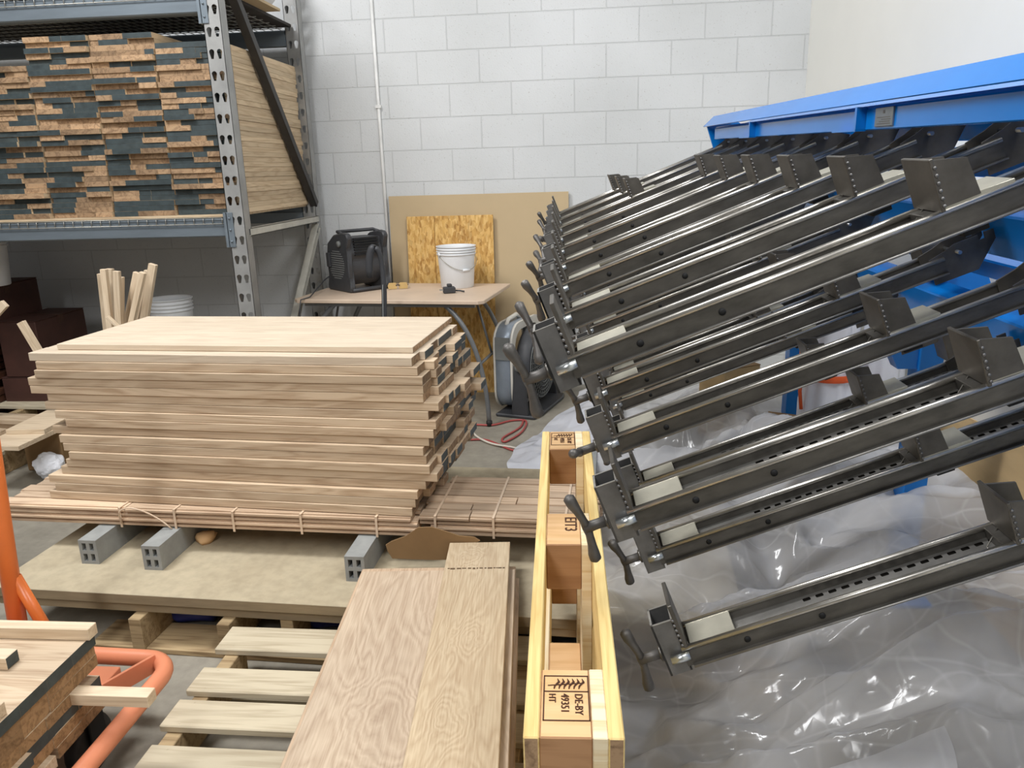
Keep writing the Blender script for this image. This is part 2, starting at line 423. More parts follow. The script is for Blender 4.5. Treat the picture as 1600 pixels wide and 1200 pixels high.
# ------------------------------------------------------------------ room shell
WALL_Y = 5.3368
WALL_X = 1.405
def wall_back():
    t = NT('painted_blockwork')
    tc = t.node('ShaderNodeTexCoord')
    sep = t.node('ShaderNodeSeparateXYZ'); t.link(tc.outputs['Object'], sep.inputs[0])
    ax = t.node('ShaderNodeMath', operation='ADD'); ax.inputs[1].default_value = 1.6673 + .4064 * 20; t.link(sep.outputs[0], ax.inputs[0])
    az = t.node('ShaderNodeMath', operation='ADD'); az.inputs[1].default_value = 0.0; t.link(sep.outputs[2], az.inputs[0])
    cx = t.node('ShaderNodeCombineXYZ'); t.link(ax.outputs[0], cx.inputs[0]); t.link(az.outputs[0], cx.inputs[1])
    br = t.node('ShaderNodeTexBrick'); br.offset = .5; br.offset_frequency = 2
    br.inputs['Scale'].default_value = 1; br.inputs['Brick Width'].default_value = .4064; br.inputs['Row Height'].default_value = .2032
    br.inputs['Mortar Size'].default_value = .0045; br.inputs['Mortar Smooth'].default_value = .35
    br.inputs['Color1'].default_value = (1, 1, 1, 1); br.inputs['Color2'].default_value = (.965, .965, .965, 1)
    br.inputs['Mortar'].default_value = (.86, .86, .86, 1)
    t.link(cx.outputs[0], br.inputs['Vector'])
    v = t.coords((120, 120, 120), rand=False); pit = t.noise(v, 1, 3, .5)
    v2 = t.coords((1.2, 1.2, 1.2), rand=False); dirt = t.noise(v2, 1, 4, .5)
    col = t.ramp(dirt, [(.3, rgb(204, 206, 206)), (.7, rgb(218, 220, 221))])
    pits = t.ramp(pit, [(.27, (.72, .70, .67, 1)), (.33, (1, 1, 1, 1))])
    c1 = t.mix(1., col, br.outputs['Color'], 'MULTIPLY'); t.base(t.mix(1., c1, pits, 'MULTIPLY'))
    t.pr(.55, 0, .3)
    mr = t.node('ShaderNodeMath', operation='MULTIPLY_ADD'); mr.inputs[1].default_value = -1.0; mr.inputs[2].default_value = 1.
    t.link(br.outputs['Fac'], mr.inputs[0])
    ad = t.node('ShaderNodeMath', operation='MULTIPLY_ADD'); ad.inputs[1].default_value = .35
    t.link(pit, ad.inputs[0]); t.link(mr.outputs[0], ad.inputs[2])
    t.bump(ad.outputs[0], .55, .006)
    b = MB(); b.box((-6.5, WALL_Y, 0), (WALL_X, WALL_Y + .2, 4.6))
    tag(b.build('wall_back', t.m), kind='structure')
wall_back()
b = MB(); b.box((WALL_X, -3.5, 0), (WALL_X + .15, WALL_Y + .2, 4.6))
tag(b.build('wall_right', plain('cream_drywall', rgb(247, 246, 239), .7, 0, .02, 2)), kind='structure')
def floor_mat():
    t = NT('concrete_floor'); v = t.coords((1.6, 1.6, 1.6), rand=False); f = t.noise(v, 1, 7, .62, .3)
    v2 = t.coords((16, 16, 16), rand=False); g = t.noise(v2, 1, 5, .65)
    a = t.ramp(f, [(.28, rgb(122, 117, 106)), (.52, rgb(152, 146, 133)), (.74, rgb(172, 165, 151))])
    b_ = t.ramp(g, [(.3, (.82, .82, .82, 1)), (.65, (1.05, 1.05, 1.05, 1))])
    t.base(t.mix(1., a, b_, 'MULTIPLY')); t.pr(.5, 0, .4); t.bump(g, .08, .002); return t.m
b = MB(); b.box((-6.5, -3.5, -.2), (WALL_X + .15, WALL_Y + .2, 0))
tag(b.build('floor', floor_mat()), kind='structure')

# conduit on the block wall
b = MB(); b.tube([(-1.327, WALL_Y - .011, 0.02), (-1.327, WALL_Y - .011, 3.2)], .011, 10)
for z in (.6, 1.9, 2.9): b.box((-1.345, WALL_Y - .026, z), (-1.309, WALL_Y, z + .02))
tag(b.build('conduit_pipe', plain('painted_conduit', rgb(226, 226, 224), .45)), 'thin white painted conduit pipe running up the block wall', 'pipe')

# ================================================================== pallet rack
RX0, RX1 = -1.850, -1.760           # right-hand upright frame, x range of the posts
FY, RY = 4.02, 5.16                 # front / rear post (near face)
LX = -4.45
rack = thing('pallet_rack', 'grey steel pallet rack with keyhole posts against the white block wall', 'rack', (-3.1, 4.6, 0))
RO = (-3.1, 4.6, 0)
def keyhole_post(y, facing_y0, keys=True, x0=RX0, x1=RX1, H=2.75):
    """C-section post: holed front face, two returns"""
    b = MB(); d = .078
    if keys:
        pitch = .1016; n = int(H / pitch); xm = (x0 + x1) / 2
        for k in range(n):
            z0, z1 = k * pitch, (k + 1) * pitch; zc = (z0 + z1) / 2
            holes = []
            for sx in (-.02, .02):
                hp = []
                for q in range(10):
                    a = PI * (q / 9.0)
                    hp.append((xm + sx + .0132 * math.cos(a), zc + .008 + .0132 * math.sin(a)))
                hp += [(xm + sx - .006, zc - .024), (xm + sx + .006, zc - .024)]
                holes.append(hp)
            def hv(p): return b.bm.verts.new((p[0], y, p[1]))
            E = []
            def loop(pts):
                vs = [hv(p) for p in pts]
                for i in range(len(vs)): E.append(b.bm.edges.new((vs[i], vs[(i + 1) % len(vs)])))
            loop([(x0, z0), (x1, z0), (x1, z1), (x0, z1)])
            for hp in holes: loop(hp)
            bmesh.ops.triangle_fill(b.bm, edges=E, use_beauty=True)
    else:
        b.box((x0, y, 0), (x1, y + .003, H))
    b.box((x0, y, 0), (x0 + .003, y + d, H)); b.box((x1 - .003, y, 0), (x1, y + d, H))
    b.box((x0, y + d - .003, 0), (x0 + .02, y + d, H)); b.box((x1 - .02, y + d - .003, 0), (x1, y + d, H))
    b.box((x0 - .02, y - .02, 0), (x1 + .02, y + d + .02, .008))
    return b
keyhole_post(FY, 0).build('upright_post', M['rack_grey'], rack, offset=RO)
keyhole_post(RY, 0).build('upright_post', M['rack_grey'], rack, offset=RO)
keyhole_post(FY, 0, False, LX, LX + .09).build('upright_post', M['rack_grey'], rack, offset=RO)
keyhole_post(RY, 0, False, LX, LX + .09).build('upright_post', M['rack_grey'], rack, offset=RO)
def brace(p, q, wd, mat, lip=None):
    p, q = Vector(p), Vector(q); d = q - p; L = d.length
    m = Matrix.Translation(p) @ d.to_track_quat('X', 'Z').to_matrix().to_4x4()
    b = MB(); b.X = m
    b.box((0, -wd / 2, -wd / 2), (L, -wd / 2 + .003, wd / 2)); b.box((0, -wd / 2, wd / 2 - .003), (L, wd / 2, wd / 2)); b.box((0, -wd / 2, -wd / 2), (L, wd / 2, -wd / 2 + .003))
    return b.build('brace', mat, rack, offset=RO)
xm = (RX0 + RX1) / 2 + .033
brace((xm, FY + .06, 2.56), (xm, RY + .02, 1.30), .046, M['rack_dark'])
brace((xm, FY + .05, 1.205), (xm, RY + .02, 1.205), .04, M['white_paint_steel'])
brace((xm, RY + .02, 1.16), (xm, FY + .05, .12), .044, M['white_paint_steel'])
brace((xm, FY + .05, .08), (xm, RY + .02, .08), .04, M['white_paint_steel'])
brace((xm, FY + .05, 2.62), (xm, RY + .02, 2.62), .04, M['white_paint_steel'])
for zt in (1.282, 2.372):
    for fy in (FY + .022, RY + .005):
        b = MB(); b.box((LX + .09, fy, zt - .096), (RX0, fy + .045, zt), .006)
        b.box((LX + .09, fy + (.045 if fy < 4.6 else -.02), zt - .096), (RX0, fy + (.065 if fy < 4.6 else 0), zt - .03))
        bm_ = b.build('beam', M['rack_blue_grey'], rack, offset=RO)
        if fy < 4.6:
            c = MB(); c.box((RX0 - .006, FY - .006, zt - .15), (RX0 + .03, FY, zt + .03), .001)
            c.box((RX0 - .02, FY - .006, zt - .15), (RX0 - .001, FY + .03, zt + .03))
            for q in range(3): c.lathe([(0, .0), (.006, .0), (.005, .005), (0, .006)], 10, Matrix.Translation((RX0 + .012, FY - .006, zt - .12 + q * .06)) @ Matrix.Rotation(PI / 2, 4, 'X'))
            c.build('beam_connector', M['rack_blue_grey'], bm_, offset=RO)
    # wire mesh deck, its front edge dropping over the beam
    b = MB(); r = .0026; zd = zt + .004
    x = LX + .12
    while x < RX0 - .01:
        b.tube([(x, RY + .03, zd), (x, FY + .012, zd), (x, FY + .012, zd - .032)], r, 5); x += .052
    y = FY + .012
    while y < RY:
        b.tube([(LX + .1, y, zd), (RX0 - .01, y, zd)], r, 5); y += .1
    b.tube([(LX + .1, FY + .012, zd - .032), (RX0 - .01, FY + .012, zd - .032)], r, 5)
    b.build('wire_deck', M['wire'], rack, offset=RO)
# boards lying on the two decks
b = MB(); b.box((-4.3, FY + .02, 1.290), (RX0 + .03, RY, 1.302))
tag(b.build('deck_sheet', M['oak_rack']), 'thin pale board edge lying on the lower rack deck under the panels', 'board')
b = MB(); b.box((-4.3, FY + .05, 2.382), (RX0 + .05, RY - .02, 2.398))
tag(b.build('deck_sheet', plain('shaded_printed_sheet', rgb(48, 44, 40), .8, 0, .5, 9)), 'printed sheet on the upper rack deck, coloured dark for its shaded underside', 'board')  # printed sheet; the shade on its underside is put into the dark colour
b = MB(); b.box((-1.90, 4.25, 2.3985), (-1.715, 4.74, 2.412)); 
tag(b.build('plywood_offcut', M['mdf']), 'plywood offcut sticking out from the upper rack shelf above the panels', 'board')
b = MB(); b.box((-1.95, 4.38, 2.42), (-1.71, 4.70, 2.66), .03)
for v_ in b.bm.verts: v_.co += Vector((noise.noise(v_.co * 5), noise.noise(v_.co * 6 + Vector((9, 0, 0))), 0)) * .03
tag(b.build('sack', M['paper']), 'white paper sack on the upper rack shelf at the top', 'sack')

# glued-up panels on the lower deck: staves with staggered ends
def panel_mesh(name, L, W, T, n, stag, mats, dark=.45, seed=0, endside='x'):
    """panel of n staves side by side across Y, grain along X; slots: face, end, painted end"""
    rnd = random.Random(seed); b = MB()
    ws = [rnd.uniform(.45, 1.6) for _ in range(n)]; k = W / sum(ws); y = 0
    for i in range(n):
        wd = ws[i] * k
        a = rnd.uniform(0, stag); e = L - rnd.uniform(0, stag)
        b.tone = rnd.random()
        m0 = 2 if rnd.random() < dark else 1; m1 = 2 if rnd.random() < dark else 1
        b.box((a, y + .00015, 0), (e, y + wd - .00015, T), 0, (m0, m1, 0, 0, 0, 0)); y += wd
    bmesh.ops.recalc_face_normals(b.bm, faces=b.bm.faces)
    me = bpy.data.meshes.new(name); b.bm.to_mesh(me); b.bm.free()
    for m in mats: me.materials.append(m)
    return me
PV = [panel_mesh('rack_panel', 1.10, .338, .0258, random.Random(i).choice([1, 2, 2, 3, 3]), .022, [M['oak_rack'], M['oak_end'], M['end_paint']], .47, 100 + i) for i in range(16)]
COLS = [(-1.806, 2.155), (-2.152, 2.215), (-2.502, 2.225), (-2.852, 2.10)]
COLN = ['nearest the keyhole post', 'second column from the keyhole post', 'third column from the keyhole post', 'column at the left picture edge']
PT = .0266
r_ = random.Random(5)
first = None
for ci, (xr, ztop) in enumerate(COLS):
    n = int((ztop - 1.303) / PT)
    for k in range(n):
        z = 1.303 + k * PT
        o = bpy.data.objects.new('oak_panel', PV[r_.randrange(16)]); C.objects.link(o)
        # grain runs front to back: local X -> +Y
        jit = r_.uniform(-.012, .012); jx = r_.uniform(-.006, .002)
        if r_.random() < .06: jit -= .02
        flip = r_.random() < .5
        if flip: o.matrix_world = Matrix.Translation((xr + jx, FY + .045 + jit, z)) @ Matrix.Rotation(PI / 2, 4, 'Z')
        else: o.matrix_world = Matrix.Translation((xr + jx - .338, FY + .045 + jit + 1.10, z)) @ Matrix.Rotation(-PI / 2, 4, 'Z')
        lab = ('oak panel on the rack, %s from the top, ' % ORD[n - 1 - k]) + ('column ' if ci == 0 else '') + COLN[ci]
        tag(o, lab, 'panel', 'glued-up oak panels stacked on the rack')

# ================================================================== boards leaning on the wall
def leaning(name, x0, x1, zt, ybot, ytop, T, mat, label, mtx_extra=0):
    L = math.hypot(zt, ytop - ybot); a = math.atan2(ytop - ybot, zt)
    b = MB(); b.box((0, 0, 0), (x1 - x0, T, L), .001)
    o = b.build(name, mat, None, (x0, ybot, 0), (-a, 0, 0))
    return tag(o, label, 'board', None)
leaning('mdf_sheet', -1.297, -.085, 1.335, 5.215, 5.305, .016, M['mdf'], 'wide tan fibreboard sheet leaning against the block wall behind the table')
leaning('strand_board', -1.172, -.985, 1.20, 5.150, 5.255, .012, M['osb'], 'narrow left strip of flaky strand board leaning on the tan sheet')
leaning('strand_board', -.983, -.588, 1.20, 5.150, 5.255, .012, M['osb'], 'wider right piece of flaky strand board behind the white bucket')

# ================================================================== folding table and what stands on it
TZ = .768
tyaw = math.radians(-8)
TRF = Vector((-.563, 4.36, 0))
tdx = Vector((-math.cos(tyaw), -math.sin(tyaw), 0)); tdy = Vector((-math.sin(tyaw) , math.cos(tyaw), 0))
TW, TD = 1.19, .70
tc_ = TRF + tdx * TW / 2 + tdy * TD / 2
table = thing('folding_table', 'folding table with pinkish brown top and curved grey steel legs', 'table', (tc_.x, tc_.y, 0), tyaw)
b = MB(); b.prism([(-TW / 2 + .03, -TD / 2), (TW / 2 - .03, -TD / 2), (TW / 2, -TD / 2 + .03), (TW / 2, TD / 2), (-TW / 2, TD / 2), (-TW / 2, -TD / 2 + .03)], 2, TZ - .022, TZ, .003)
b.build('table_top', M['laminate'], table)
b = MB()
for s in (-1, 1):
    b.box((-TW / 2 + .06, s * (TD / 2 - .05) - .012, TZ - .045), (TW / 2 - .06, s * (TD / 2 - .05) + .012, TZ - .022))
b.build('apron_rail', M['table_steel'], table)
def bez(p0, p1, p2, p3, n=14):
    p0, p1, p2, p3 = map(Vector, (p0, p1, p2, p3)); r = []
    for i in range(n + 1):
        t = i / n; r.append(p0 * (1 - t) ** 3 + p1 * 3 * t * (1 - t) ** 2 + p2 * 3 * t * t * (1 - t) + p3 * t ** 3)
    return r
for sx in (-1, 1):
    for sy in (-1, 1):
        p0 = (sx * .34, sy * .29, TZ - .03); p3 = (sx * (TW / 2 - .005), sy * .29, .012)
        lg = MB(); lg.tube(bez(p0, (sx * .50, sy * .29, .62), (sx * .585, sy * .29, .36), p3), .0145, 10)
        lo = lg.build('leg', M['table_steel'], table)
        f = MB(); f.lathe([(0, 0), (.019, 0), (.019, .03), (.014, .034)], 12, Matrix.Translation((p3[0], p3[1], 0))); f.build('foot_cap', M['rubber'], lo)
    cb = MB(); cb.tube([(sx * .545, -.29, .38), (sx * .545, .29, .38)], .009, 8); cb.build('cross_brace', M['table_steel'], table)
    cb = MB(); cb.tube([(sx * .45, 0, TZ - .03), (sx * .545, 0, .38)], .008, 8); cb.build('cross_brace', M['table_steel'], table)

# white bucket
def bucket(r0, r1, h, label, loc, handle=True, rot=0, name='bucket'):
    t = thing(name, label, 'bucket', loc, rot)
    b = MB()
    prof = [(0, .004), (r0 - .004, 0), (r0, .004), (r0 + (r1 - r0) * .78, h * .78)]
    for zz in (.80, .86, .92):
        rr = r0 + (r1 - r0) * zz
        prof += [(rr, h * zz - .003), (rr + .007, h * zz), (rr + .007, h * zz + .006), (rr, h * zz + .010)]
    prof += [(r1, h * .985), (r1 + .006, h * .985), (r1 + .006, h), (r1 - .001, h), (r1 - .004, h * .95), (r0 - .003, .01), (0, .01)]
    b.lathe(prof, 40); b.build('body', M['bucket'], t)
    if handle:
        R = r0 + (r1 - r0) * .82 + .008; pts = []
        for i in range(17):
            a = PI * i / 16
            # bail hanging down on the near side
            pts.append((R * math.cos(a), -R * math.sin(a) * .93 - .004 * math.sin(a), h * .82 - .115 * math.sin(a) * h / .3))
        hb = MB(); hb.tube(pts, .0022, 6); ho = hb.build('bail', M['wire'], t)
        m = 8; g = MB(); g.tube([Vector(pts[m - 1]), Vector(pts[m + 1])], .008, 10); g.build('grip', M['bucket'], ho)
        for sx in (-1, 1):
            e = MB(); e.lathe([(0, 0), (.014, 0), (.012, .010), (0, .011)], 12, Matrix.Translation((sx * (R - .008), 0, h * .82)) @ Matrix.Rotation(sx * PI / 2, 4, 'Y')); e.build('ear', M['bucket'], t)
    return t
bp = atz(713, 450, TZ)
bucket(.105, .122, .262, 'white plastic bucket with wire handle standing on the folding table', (bp.x, bp.y + .06, TZ), True, math.radians(38))
# power adapter
ap = atz(704, 458, TZ)
t = thing('power_adapter', 'small black power adapter with prongs on the table before the bucket', 'adapter', (ap.x, ap.y, TZ), .3)
b = MB(); b.box((-.045, -.022, 0), (.03, .022, .04), .006); b.box((-.02, -.016, .04), (.01, .016, .058), .004); b.build('body', M['black_plastic'], t)
b = MB(); b.tube([(.03, 0, .015), (.06, -.005, .012), (.085, -.01, .006)], .005, 8); b.build('cord_stub', M['black_plastic'], t)
b = MB()
for s in (-.006, .006): b.box((-.066, s - .001, .018), (-.045, s + .001, .026))
b.build('prong', M['zinc'], t)
# safety glasses
gp = atz(622, 452, TZ)
t = thing('safety_glasses', 'clear safety glasses with amber tint lying on the table beside the blower', 'glasses', (gp.x, gp.y, TZ), .25)
for s in (-1, 1):
    b = MB(); b.prism([(-.026, .0), (.026, .0), (.03, .02), (.022, .04), (-.022, .04), (-.03, .02)], 1, -.002, .002)
    b.bm.transform(Matrix.Translation((s * .034, 0, .003))); b.build('lens', M['amber'], t)
    b = MB(); b.tube([(s * .064, 0, .03), (s * .066, .05, .02), (s * .06, .1, .006)], .003, 6); b.build('temple', M['black_plastic'], t)
b = MB(); b.tube([(-.012, -.003, .026), (0, -.007, .03), (.012, -.003, .026)], .0035, 6); b.build('bridge', M['black_plastic'], t)

# blower fan
bl = atz(553, 455, TZ); bl = Vector((bl.x, bl.y + .12, TZ))
blower = thing('blower_fan', 'black pivoting blower fan standing on the left of the folding table', 'fan', bl, math.radians(46))
b = MB()
# drum, axis along local X, with an outlet snout toward -Y/up
R = .125
prof = [(math.cos(a) * R, .155 + math.sin(a) * R) for a in [math.radians(q) for q in range(-200, 61, 10)]]
out = prof + [(.060, .335), (-.115, .335), (-.135, .24)]
b.prism([(p[0], p[1]) for p in out], 0, -.115, .115, .006); b.build('drum', M['black_plastic'], blower)
for k in range(7):
    z = .225 + k * .017
    l = MB(); l.box((-.088, -.142 + k * .001, z), (.088, -.128 + k * .001, z + .008)); l.build('louver', M['black'], blower)
for s in (-1, 1):
    x = s * .13
    p = MB()
    outl = [(-.15, 0), (.13, 0), (.135, .03), (.10, .10), (.125, .20), (.10, .30), (.02, .352), (-.10, .372), (-.15, .365), (-.165, .34), (-.13, .27), (-.15, .17), (-.14, .08), (-.165, .03)]
    p.prism(outl, 0, x - .018, x + .018, .008); po = p.build('side_panel', M['black_plastic'], blower)
    g = MB()
    for k in range(13):
        zz = -.084 + k * .014; hw = math.sqrt(max(0.0001, .095 ** 2 - zz ** 2))
        g.box((x + s * .018 - .001, -hw - .005, .165 + zz), (x + s * .018 + .003, hw - .005, .165 + zz + .006))
    g.build('intake_grille', M['grey_plastic'], po)
b = MB(); b.tube([(-.13, -.135, .015), (-.13, -.155, .015), (.13, -.155, .015), (.13, -.135, .015)], .013, 8); b.build('front_foot', M['black_plastic'], blower)
b = MB(); b.tube([(-.13, -.08, .362), (-.13, -.01, .372), (.13, -.01, .372), (.13, -.08, .362)], .011, 8); b.build('carry_bar', M['black_plastic'], blower)
b = MB(); b.lathe([(0, 0), (.02, 0), (.018, .014), (0, .015)], 16, Matrix.Translation((-.148, -.06, .30)) @ Matrix.Rotation(-PI / 2, 4, 'Y')); b.build('knob', M['grey_plastic'], blower)
b = MB(); b.box((-.165, .06, .15), (-.148, .10, .24), .004); b.build('outlet_box', M['black_plastic'], blower)
mi = (Matrix.Translation(bl) @ Matrix.Rotation(math.radians(46), 4, 'Z')).inverted()
cpts = [Vector((bl.x - .14, bl.y + .03, TZ + .12)), Vector((bl.x - .22, bl.y - .02, TZ + .06))]
tl_ = TRF + tdx * (TW - .10)
cpts += [Vector((tl_.x, tl_.y + .05, TZ + .008)), Vector((tl_.x - .03, tl_.y - .03, TZ + .004)), Vector((tl_.x - .04, tl_.y - .045, TZ - .08)), Vector((tl_.x - .04, tl_.y - .045, .3)), Vector((tl_.x - .02, tl_.y - .05, .01))]
b = MB(); b.tube([mi @ p for p in cpts], .004, 6); b.build('power_cord', M['black_plastic'], blower)

# black bent push handle behind the stack
t = thing('push_handle', 'tall black bent handle rising from behind the panel stack before the table', 'handle', (-1.1, 4.18, 0))
b = MB()
b.tube(bez((-.02, 0, 0), (-.03, 0, .5), (.02, 0, .75), (.018, 0, .92), 8) + bez((.018, 0, .95), (.018, 0, 1.03), (.012, -.01, 1.09), (-.012, -.02, 1.10), 6)[0:] , .015, 10)
b.build('tube', M['black_plastic'], t)
b = MB(); b.tube(bez((-.012, -.02, 1.10), (-.035, -.02, 1.11), (-.05, -.02, 1.05), (-.052, -.02, .94), 8), [.017, .021, .022, .022, .022, .022, .022, .021, .016], 12); b.build('grip', M['black_plastic'], t)
b = MB(); b.tube([(-.02, -.018, .3), (.016, -.018, .9)], .0024, 6); b.build('pale_stripe', M['grey_plastic'], t)  # thin grey stripe laid along the black tube

# floor fan with silver housing and black grille
fan = thing('floor_fan', 'round black floor fan in a silver housing standing by the table leg', 'fan', (-.36, 4.84, 0), math.radians(-18))
b = MB()   # housing: rounded rectangle ring, thickness along local X
def rrect(w_, h_, r, zc, n=5):
    pts = []
    for (cx, cz, a0) in ((w_ / 2 - r, h_ / 2 - r, 0), (-w_ / 2 + r, h_ / 2 - r, 90), (-w_ / 2 + r, -h_ / 2 + r, 180), (w_ / 2 - r, -h_ / 2 + r, 270)):
        for i in range(n + 1):
            a = math.radians(a0 + 90 * i / n); pts.append((cx + r * math.cos(a), zc + cz + r * math.sin(a)))
    return pts
def ring(b, A, B, x0, x1):
    n = len(A)
    va0 = [b.v((x0, p[0], p[1])) for p in A]; va1 = [b.v((x1, p[0], p[1])) for p in A]
    vb0 = [b.v((x0, p[0], p[1])) for p in B]; vb1 = [b.v((x1, p[0], p[1])) for p in B]
    for i in range(n):
        j = (i + 1) % n
        b._f([va0[i], va0[j], va1[j], va1[i]], True); b._f([vb0[i], vb1[i], vb1[j], vb0[j]], True)
        b._f([va0[i], vb0[i], vb0[j], va0[j]]); b._f([va1[i], va1[j], vb1[j], vb1[i]])
ring(b, rrect(.50, .53, .12, .305), rrect(.43, .46, .11, .305), -.10, .0); b.build('housing', M['silver'], fan)
b = MB(); ring(b, rrect(.515, .545, .125, .305), rrect(.42, .45, .11, .305), 0.0, .016); ring(b, rrect(.515, .545, .125, .305), rrect(.42, .45, .11, .305), -.112, -.10); b.build('rim', M['white_rim'], fan)
b = MB(); b.tube([(-.06, -.16, .555), (-.06, -.13, .59), (-.06, .0, .60), (-.06, .05, .575)], .014, 8); b.build('carry_handle', M['white_rim'], fan)
b = MB(); b.box((-.098, -.258, .36), (-.004, -.2505, .5)); b.build('control_panel', M['grey_plastic'], fan)
X = Matrix.Translation((.02, 0, .30)) @ Matrix.Rotation(PI / 2, 4, 'Y')
b = MB(); b.lathe([(.19, 0), (.225, .0), (.24, .03), (.235, .09), (.22, .10), (.21, .09), (.215, .03), (.19, .01)], 40, X); b.build('fan_ring', M['black_plastic'], fan)
b = MB()
for k in range(9):
    rr = .03 + k * .024; b.lathe([(rr, .098 + .012 * (1 - (rr / .24) ** 2)), (rr + .004, .098 + .012 * (1 - (rr / .24) ** 2)), (rr + .002, .102 + .012 * (1 - (rr / .24) ** 2))], 36, X)
for k in range(36):
    a = 2 * PI * k / 36
    p0 = X @ Vector((.03 * math.cos(a), .03 * math.sin(a), .112)); p1 = X @ Vector((.225 * math.cos(a), .225 * math.sin(a), .098))
    b.tube([p0, p1], .002, 4, False)
b.build('grille', M['grey_plastic'], fan)
b = MB()
for k in range(5):
    a = 2 * PI * k / 5; Y = X @ Matrix.Rotation(a, 4, 'Z')
    q = [Y @ Vector(p) for p in ((.03, -.02, .03), (.19, -.07, .02), (.20, .05, .06), (.03, .03, .05))]
    vs = [b.bm.verts.new(p) for p in q]; f1 = b._f(vs)
    vs2 = [b.bm.verts.new(p + Vector((.003, 0, 0))) for p in q]; b._f(list(reversed(vs2)))
    for i in range(4): b._f([vs[i], vs2[i], vs2[(i + 1) % 4], vs[(i + 1) % 4]])
b.lathe([(0, .02), (.04, .02), (.04, .07), (0, .075)], 20, X); b.build('blade_rotor', M['black'], fan)
for s in (-1, 1):
    b = MB(); b.prism([(-.055, .02), (.055, .02), (.035, .33), (-.005, .36), (-.03, .33)], 1, s * .262 - .012, s * .262 + .012, .004)
    b.bm.transform(Matrix.Translation((.06, 0, 0))); so = b.build('stand_arm', M['black_plastic'], fan)
    k = MB(); k.lathe([(0, 0), (.026, 0), (.022, .02), (0, .022)], 16, Matrix.Translation((.065, s * .274, .325)) @ Matrix.Rotation(-s * PI / 2, 4, 'X')); k.build('pivot_knob', M['grey_plastic'], so)
b = MB(); b.prism([(-.10, -.28), (.16, -.28), (.18, -.20), (.18, .20), (.16, .28), (-.10, .28)], 2, 0, .022, .006); b.build('base', M['black_plastic'], fan)

# extension cords on the floor
def cord(name, pts, r, mat, label):
    P = [Vector(p) for p in pts]; out = []
    for i in range(len(P) - 1):
        a = P[max(i - 1, 0)]; b0 = P[i]; c = P[i + 1]; d = P[min(i + 2, len(P) - 1)]
        for k in range(6):
            t_ = k / 6
            out.append(.5 * ((2 * b0) + (c - a) * t_ + (2 * a - 5 * b0 + 4 * c - d) * t_ * t_ + (3 * b0 - a - 3 * c + d) * t_ ** 3))
    out.append(P[-1]); b = MB(); b.tube(out, r, 8)
    return tag(b.build(name, mat), label, 'cord')
def fl(pts, z=.008): return [atz(x, y, z) for x, y in pts]
cord('extension_cord', fl([(738, 672), (742, 664), (770, 664), (800, 657), (822, 658), (815, 675), (790, 690), (786, 684), (812, 668), (818, 656)]), .006, M['red'], 'red extension cord looped on the floor left of the white plastic')
cord('extension_cord', fl([(737, 674), (748, 684), (768, 693), (795, 698), (816, 700), (840, 690)], .012), .006, M['cord_white'], 'white and pale cord lying beside the red cord on the floor')
cord('extension_cord', fl([(700, 691), (725, 688), (757, 687), (780, 695), (800, 703), (830, 706)], .007), .006, M['red'], 'red cord running straight from the panel stack toward the white plastic')

# ================================================================== slab, skid, runners, bundles, big stack
SY = math.radians(-3.5)
skid = thing('timber_skid', 'low timber skid on the floor carrying the dusty sheets', 'skid', (-1.62, 2.17, 0), SY)
b = MB(); b.tone = .6; b.box((.0, -.06, 0), (2.2, .09, .02), .002); b.build('bottom_board', M['skid'], skid)
b = MB(); b.tone = .5; b.box((.0, .85, 0), (2.2, 1.0, .02), .002); b.build('bottom_board', M['skid'], skid)
for xx in (.165, .47, .66, 1.25, 1.9):
    b = MB(); b.tone = random.random(); b.box((xx, -.07 if xx < .6 else -.02, .02), (xx + .042, 1.0, .13), .002); b.build('runner', M['skid'], skid)
for k, (z0, z1, j) in enumerate(((.13, .1640, .0), (.1645, .20, .012))):
    b = MB(); b.mi = 0
    b.box((0, 0, 0), (2.44, 1.18, z1 - z0), .002, (1, 1, 1, 1, 0, 0))
    o = b.build('dusty_sheet', [M['slab'], M['slab_edge']], None, (-1.955 - j, 2.165 - j, z0), (0, 0, SY))
    tag(o, ['lower of the two thick dusty beige sheets on the timber skid', 'upper dusty beige sheet carrying grey runners under the flooring bundles'][k], 'sheet')
for i, (px, py, nm) in enumerate(((290, 963, 'left'), (505, 972, 'right'))):
    p = atz(px, py, .05)
    b = MB()
    b.lathe([(0, -.09), (.03, -.085), (.042, -.04), (.045, .03), (.036, .08), (0, .09)], 16, Matrix.Rotation(PI / 2, 4, 'Y'))
    for v_ in b.bm.verts: v_.co += Vector((0, 1, .6)) * noise.noise(v_.co * 18) * .012
    tag(b.build('blue_bag', M['blue_bag'], None, (p.x, p.y + .05, .048)), 'crumpled dark blue bag under the dusty sheets, %s one of two' % nm, 'bag')

